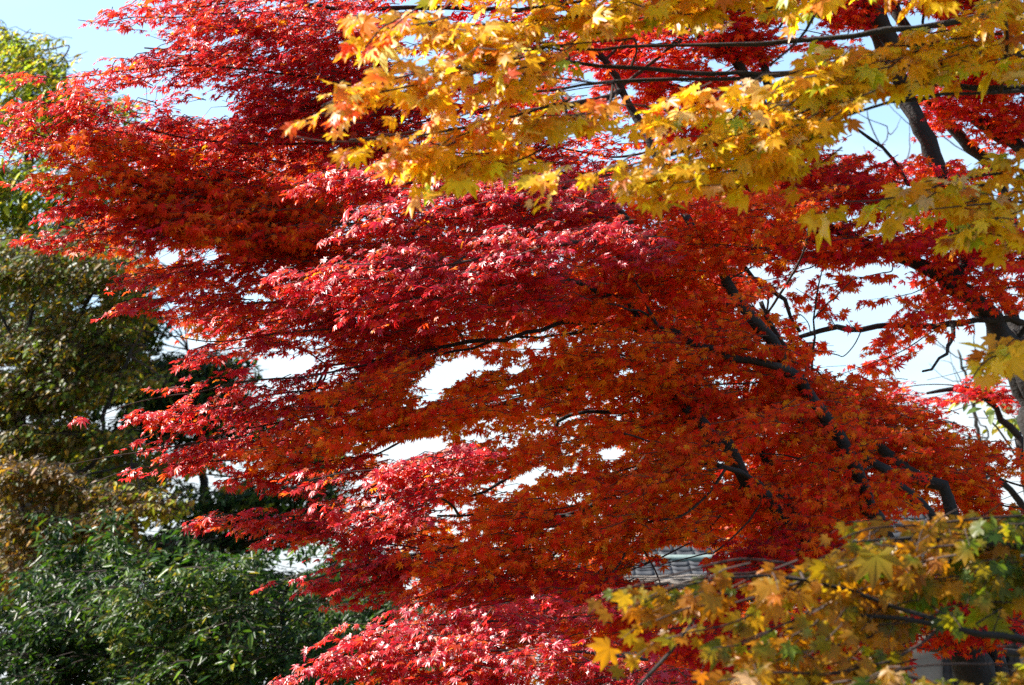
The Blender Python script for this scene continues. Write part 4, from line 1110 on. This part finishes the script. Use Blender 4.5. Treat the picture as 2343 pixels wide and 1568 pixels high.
for q in [
    [(240, 640, 39, 40), (300, 680, 39, 50), (330, 760, 39.5, 40)],
    [(280, 830, 39, 40), (400, 840, 39.5, 46), (500, 830, 39.8, 40), (580, 830, 39.5, 22)],
    [(300, 930, 39, 30), (420, 900, 39.5, 40), (540, 890, 39.5, 40)],
    [(260, 1000, 39, 24), (380, 980, 39.5, 30), (560, 1000, 39, 30)],
    [(420, 1110, 39, 30), (520, 1130, 39, 44), (640, 1110, 38.6, 40), (770, 1090, 38, 36)],
    [(360, 1240, 39, 40), (480, 1250, 39, 46), (600, 1240, 38.6, 30)],
    [(600, 1010, 39, 24), (700, 1020, 38.6, 34), (780, 1030, 38, 30)],
    [(150, 620, 39.5, 50), (260, 600, 39.5, 60), (350, 610, 39.5, 50)],
    [(180, 720, 39.5, 50), (300, 720, 39.5, 60), (380, 740, 39.5, 40)],
    [(200, 880, 39.5, 50), (330, 860, 39.5, 60), (480, 860, 39.5, 50), (570, 850, 39.5, 24)],
    [(220, 960, 39.5, 36), (380, 940, 39.5, 40), (520, 940, 39.5, 50), (640, 960, 39.5, 40)],
    [(380, 1180, 39.5, 36), (520, 1190, 39.5, 46), (680, 1180, 39, 46), (780, 1150, 38.6, 30)],
    [(-60, 600, 40, 60), (100, 600, 40, 60), (280, 600, 40, 50)],
    [(-60, 720, 40, 60), (100, 730, 40, 60), (300, 720, 40, 50)],
    [(-60, 860, 40, 60), (100, 860, 40, 60), (300, 860, 40, 60)],
    [(-60, 990, 40, 60), (100, 1000, 40, 60), (300, 1000, 40, 50)],
    [(-60, 1130, 40, 60), (100, 1130, 40, 60), (340, 1130, 40, 50)],
    [(-60, 1250, 40, 60), (100, 1250, 40, 60), (340, 1260, 40, 50)],
    [(-60, 1360, 40, 60), (200, 1360, 40, 60), (500, 1370, 40, 60), (900, 1390, 40, 60)],
    [(-60, 1470, 40, 60), (200, 1470, 40, 60), (500, 1480, 40, 60), (1000, 1470, 40, 60)],
    [(560, 1290, 39, 36), (660, 1330, 39, 40), (800, 1330, 38.5, 40), (900, 1330, 38.5, 40)],
    [(780, 1260, 38.5, 36), (860, 1270, 38.5, 36), (960, 1270, 38.5, 36)],
    [(140, 1230, 39, 36), (260, 1240, 39, 46), (400, 1260, 39, 40)],
    [(160, 1020, 39, 46), (280, 1080, 39, 46), (380, 1060, 39, 40)],
    [(540, 1070, 39, 40), (680, 1070, 39, 46), (800, 1080, 38.5, 36)],
]:
    D.spray(q, 'darkgreen', 'leafgreen', .22, **de)

# ------------------------------------------------------------------ evergreen shrubs at the lower left
SH = [
    ("dark bluish green shrub at the left edge below the brown-gold leaves", -20, 21.5, 101, [(-60, 1400, 60), (40, 1390, 80), (130, 1400, 66)], 'bush', 'darkgreen'),
    ("deep green shrub with a pointed top, second of the shrubs from the left", 190, 22.5, 102, [(110, 1330, 70), (210, 1290, 84), (290, 1340, 70)], 'bush', 'darkgreen'),
    ("leafy green shrub with yellow-tinged shoots standing among darker shrubs", 430, 21.0, 103, [(310, 1370, 70), (420, 1340, 84), (520, 1360, 80)], 'bush', 'bushlight'),
    ("rounded green shrub under the pointed red leaf tips, beside the pale gap of sky", 640, 22.0, 104, [(540, 1380, 70), (640, 1370, 76), (720, 1390, 70)], 'bush', 'darkgreen'),
    ("low dark green shrub tucked against the left side of the red maple", 860, 23.5, 105, [(740, 1400, 66), (840, 1390, 70), (950, 1400, 80)], 'bush', 'darkgreen'),
]
for lab, cx, d, seed, tops, pal, mixp in SH:
    p, yb = tree_at(cx, d)
    S = Tree("evergreen_shrub", lab, "shrub", p, seed, LAN_T, M_EVG, M_BARK, M_TWIG, .088, twig_r=.0025, twig_len=(.3, .7), per=13, leafshape=.11, gaps=False, dens=1.5)
    S.root["group"] = "evergreen shrubs along the lower left"
    S.limb([(cx, yb + 6, d, 9), (cx + 6, yb - 200, d, 7), (cx - 4, 1560, d, 5), (cx + 4, 1400, d, 3)], 'trunk')
    for k, (tx, ty, hh) in enumerate(tops):
        S.limb([(cx, yb - 60, d, 6), ((cx + tx) / 2, 1680, d - .3, 5), (tx, 1540, d - .5, 3.5), (tx + 8, ty - 20, d - .6, 1.6)])
    for k, (tx, ty, hh) in enumerate(tops):
        for j in range(4):
            yy = ty + j * 78
            dd = d - .2 - .25 * j
            S.spray([(tx - 70, yy + 14, dd, hh * .7), (tx, yy - 10, dd - .2, hh), (tx + 70, yy + 10, dd, hh * .7)], pal, mixp, .3, lai=2.0, cam=.5, up=.6, droop=.75, deep=2.2, dens_freq=2.6, thin=.62, spine=False)
    rs = np.random.default_rng(seed + 500)
    for j in range(16):
        sx = rs.uniform(tops[0][0] - 60, tops[-1][0] + 60); sy = min(t[1] for t in tops) - rs.uniform(-50, 150)
        S.spray([(sx + rs.uniform(-30, 30), sy, d - rs.uniform(0, .8), 6), (sx + rs.uniform(-14, 14), sy + 45, d - .3, 15), (sx, sy + 110, d - .3, 24)], mixp if j % 3 == 0 else pal, pal, .4, lai=1.8, cam=.5, up=.6, droop=.8, deep=1.2, spine=False)
    if seed == 103:
        for q in [[(300, 1290, 20, 10), (330, 1330, 20, 24), (360, 1390, 20.2, 30)], [(430, 1400, 20, 12), (450, 1430, 20, 20), (480, 1470, 20.2, 20)], [(250, 1400, 20, 14), (270, 1440, 20, 24), (330, 1470, 20.3, 24)], [(400, 1300, 20, 14), (440, 1320, 20, 24), (500, 1370, 20.2, 24)]]:
            S.spray(q, 'bushlight', 'bush', .2, lai=2.0, cam=.5, up=.6, droop=.8, spine=False)
    for j in range(2):
        S.spray([(cx - 150, 1720 + 110 * j, d, 70), (cx, 1710 + 110 * j, d - .3, 80), (cx + 150, 1720 + 110 * j, d, 70)], pal, mixp, .3, lai=1.6, cam=.5, up=.6, droop=.7, deep=2, spine=False, size_k=1.4)

# ------------------------------------------------------------------ distant trees behind the gaps on the right
p, yb = tree_at(2270, 30)
Nk = Tree("bare_tree", "leafless grey tree whose thin twigs cross the sky gap at the right", "tree",
          p, 121, OVA_T, M_BGL, M_BARKG, M_TWIGG, .05, twig_r=.004, twig_len=(.5, 1.0), per=4, leafshape=.2, gaps=False)
Nk.limb([(2270, yb + 6, 30, 12), (2280, 1400, 30, 10), (2260, 1150, 30, 8), (2230, 950, 30, 5), (2190, 800, 30, 3)], 'trunk')
rg = np.random.default_rng(5)
for i in range(26):
    x0, y0 = 2245 + rg.normal(0, 10), rg.uniform(820, 1150)
    dx, dy = rg.uniform(-190, 60), rg.uniform(-150, -40)
    Nk.limb([(x0, y0, 30, 2.4), (x0 + dx * .4, y0 + dy * .2, 29.8 + rg.normal(0, .4), 1.5), (x0 + dx * .8, y0 + dy * .7 + rg.normal(0, 14), 29.6, .9), (x0 + dx * 1.15, y0 + dy + rg.normal(0, 16), 29.5, .5)])
for i in range(14):
    x0, y0 = rg.uniform(1960, 2330), rg.uniform(230, 420)
    dx, dy = rg.uniform(-110, 110), rg.uniform(-120, -40)
    Nk.limb([(x0, y0, 29.6, 1.5), (x0 + dx * .5, y0 + dy * .4, 29.5, 1.0), (x0 + dx, y0 + dy, 29.4, .5)])

p, yb = tree_at(2420, 19)
Pk = Tree("pale_leaved_tree", "pale green and yellow broad-leaved tree at the right edge above orange foliage", "tree",
          p, 131, OVA_T, M_BGL, M_BARKG, M_TWIGG, .085, twig_r=.003, twig_len=(.3, .6), per=7, leafshape=.16, gaps=False)
Pk.limb([(2420, yb + 6, 19, 14), (2400, 1400, 19, 11), (2390, 1150, 19, 8), (2370, 980, 19, 5)], 'trunk')
Pk.limb([(2390, 1150, 19, 5), (2310, 1020, 18.8, 3), (2250, 940, 18.7, 2)])
for q in [[(2205, 910, 18.6, 14), (2260, 910, 18.7, 24), (2330, 920, 18.8, 30)], [(2215, 955, 18.6, 10), (2290, 960, 18.7, 18), (2370, 970, 18.8, 24)]]:
    Pk.spray(q, 'palegreen', 'yellowgreen', .3, lai=1.3, cam=.9, up=.4)

p, yb = tree_at(1620, 44)
Tk = Tree("tan_leaved_tree", "distant sparse tree with withered tan leaves rising behind the tiled roof", "tree",
          p, 141, OVA_T, M_BGL, M_BARKG, M_TWIGG, .11, twig_r=.007, twig_len=(.7, 1.4), per=6, leafshape=.16, gaps=False)
Tk.limb([(1620, yb + 4, 44, 10), (1615, 1450, 44, 8), (1600, 1300, 44, 5), (1590, 1200, 44, 3)], 'trunk')
for l in [[(1610, 1400, 44, 4), (1520, 1290, 44, 3), (1440, 1230, 44, 1.5)], [(1605, 1350, 44, 4), (1690, 1260, 44, 3), (1780, 1190, 44, 1.5)]]:
    Tk.limb(l)
for q in [[(1440, 1275, 44, 14), (1540, 1268, 44, 26), (1640, 1262, 44, 26)], [(1560, 1210, 44, 30), (1660, 1210, 44, 36), (1760, 1230, 44, 30)]]:
    Tk.spray(q, 'tan', lai=.7, cam=.7, up=.5)

# ------------------------------------------------------------------ the tile-roofed house behind the lower right
M_TILE = noise_mat("grey_clay_tile", (0.03, 0.032, 0.037), (0.07, 0.072, 0.078), 6, .8, .15, .2)
M_WALL = noise_mat("taupe_plaster", (0.20, 0.165, 0.13), (0.27, 0.225, 0.18), 1.6, .9, .1)
M_BEAM = noise_mat("dark_stained_timber", (0.018, 0.015, 0.014), (0.04, 0.033, 0.028), 12, .7, .2)
M_COPPER = noise_mat("weathered_copper_strip", (0.10, 0.16, 0.155), (0.18, 0.25, 0.24), 8, .6, .1)
M_PANE = noise_mat("dark_window_pane", (0.02, 0.024, 0.03), (0.035, 0.04, 0.05), 2, .12, .0, .6)
HD = 30.0
hx0, hx1 = at(1240, 1350, HD)[0], at(2560, 1350, HD)[0]
ez = at(1500, 1352, HD)[2]
yf = at(1500, 1352, HD)[1]
hroot = thing("house", "low taupe house with grey tiled roof glimpsed behind red and amber leaves", "house", ((hx0 + hx1) / 2, yf + 2.5, 0))
mb = MB()
wy = yf + .55
mb.box(((hx0 + hx1) / 2 + .3, wy + 2.4, ez * .5 - .08), ((hx1 - hx0) / 2 - .5, 2.4, ez * .5 - .08))
mb.build("wall", M_WALL, hroot)


def tiled_slope(x0, x1, y0, z0, run, pitch, rows, inset0=0.0, inset1=0.0, tw=.27):
    """courses of overlapping tiles climbing in +y; hips cut by insets at the top"""
    m = MB()
    rng = np.random.default_rng(9)
    cs, sn = math.cos(pitch), math.sin(pitch)
    L_ = run / cs
    rl = L_ / rows
    for r in range(rows):
        f0, f1 = r / rows, (r + 1) / rows
        xa = x0 + inset0 * f0; xb = x1 - inset1 * f0
        nx_ = max(1, int((xb - xa) / tw))
        w = (xb - xa) / nx_
        for i in range(nx_):
            cx = xa + (i + .5 + (.0 if r % 2 else .5) * .0) * w
            s0 = r * rl - .03; s1 = s0 + rl + .03
            t = .02 + rng.uniform(0, .008)
            lift = .022
            jz = rng.normal(0, .003)
            pts = []
            for (s, l) in ((s0, lift), (s1, 0.0)):
                for dx in (-w * .494, -w * .18, w * .30, w * .494):
                    wave = {-w * .494: .018, -w * .18: -.004, w * .30: .0, w * .494: .016}[dx]
                    n = l + wave + jz
                    pts.append((cx + dx, y0 + s * cs - n * sn, z0 + s * sn + n * cs))
            low = [(q[0], q[1] + t * sn, q[2] - t * cs) for q in pts]
            V = pts + low
            F = []
            for k in range(3):
                F.append([k, k + 1, k + 5, k + 4]); F.append([8 + k, 12 + k, 13 + k, 9 + k]); F.append([k, 8 + k, 9 + k, k + 1])
            F += [[0, 4, 12, 8], [3, 11, 15, 7]]
            m.add(V, [np.array(F)])
    return m


PT = math.radians(20)
rf = tiled_slope(hx0, hx1, yf - .1, ez, 1.35, PT, 6).build("lower_roof", M_TILE, hroot)
mb = MB()
zt = ez + 1.35 * math.tan(PT)
mb.box(((hx0 + hx1) / 2, yf + 1.29, zt + .045), ((hx1 - hx0) / 2, .09, .045))
mb.build("flashing", M_COPPER, hroot)
PT2 = math.radians(24)
ur = tiled_slope(hx0 + 1.2, hx1 - .1, yf + 1.45, zt + .06, 2.6, PT2, 10, inset0=2.4, inset1=2.4)
ur.build("upper_roof", M_TILE, hroot)
mb = MB()
zr = zt + .06 + 2.6 * math.tan(PT2)
tube(mb, np.array([[hx0 + 3.55, yf + 4.05, zr + .06], [(hx0 + hx1) / 2, yf + 4.05, zr + .06], [hx1 - 2.5, yf + 4.05, zr + .06]]), np.array([.13, .13, .13]), 10, 0)
tube(mb, np.array([[hx0 + 1.23, yf + 1.48, zt + .12], [hx0 + 2.35, yf + 2.7, (zt + zr) / 2 + .1], [hx0 + 3.55, yf + 4.05, zr + .08]]), np.array([.09, .09, .1]), 8, 0)
mb.build("ridge", M_TILE, hroot, smooth=True)
mb = MB()
mb.box(((hx0 + hx1) / 2, yf - .02, ez - .10), ((hx1 - hx0) / 2 - .05, .05, .07))
mb.build("eave_beam", M_BEAM, hroot)
mb = MB()
mb.box(((hx0 + hx1) / 2 + .3, yf + .52, ez - .33), ((hx1 - hx0) / 2 - .52, .03, .10))
mb.build("wall_plate", M_BEAM, hroot)
for k in range(8):
    mb = MB()
    x = hx0 + .9 + k * (hx1 - hx0 - 1.3) / 7
    mb.box((x, yf + .535, (ez - .45) / 2), (.06, .03, (ez - .45) / 2))
    mb.build("post", M_BEAM, hroot)
for k, cx in enumerate((2262, 1990, 1600)):
    x = at(cx, 1450, HD)[0]
    zc = at(cx, 1430, HD)[2]
    mb = MB()
    mb.box((x, yf + .5, zc), (.42, .06, .07)); mb.box((x, yf + .52, zc - 1.0), (.42, .04, .05))
    mb.box((x - .39, yf + .52, zc - .5), (.03, .04, .45)); mb.box((x + .39, yf + .52, zc - .5), (.03, .04, .45))
    w_ = mb.build("window", M_BEAM, hroot)
    m2 = MB(); m2.box((x, yf + .545, zc - .5), (.36, .012, .45))
    pn = MB(); pn.box((x, yf + .543, zc - .5), (.355, .008, .425))
    pn.build("pane", M_PANE, w_)
# dead creeper stems lying along the eave tiles
mb = MB()
rg = np.random.default_rng(3)
for k in range(4):
    xs = np.linspace(hx0 + .8, hx0 + 5, 40)
    s = .12 + .1 * k + .05 * np.sin(xs * 1.7 + k) + rg.normal(0, .012, 40)
    tube(mb, np.stack([xs, yf - .12 + s * math.cos(PT), ez + s * math.sin(PT) + .065 + rg.normal(0, .006, 40)], 1), np.full(40, .018), 5, 0, rg)
cr_ = mb.build("creeper_stems", noise_mat("dead_creeper", (.16, .13, .10), (.28, .23, .19), 20), origin=(hx0 + 2, yf, ez))
cr_["label"] = "pale dead creeper stems winding along the grey roof tiles"; cr_["category"] = "creeper"

open("/tmp/n.txt","w").write(str([t.nleaf for t in (A, B, Cc, Y, Z, E, Fq, D)]))
print("leaves", sum(t.nleaf for t in (A, B, Cc, Y, Z, E, Fq, D)))
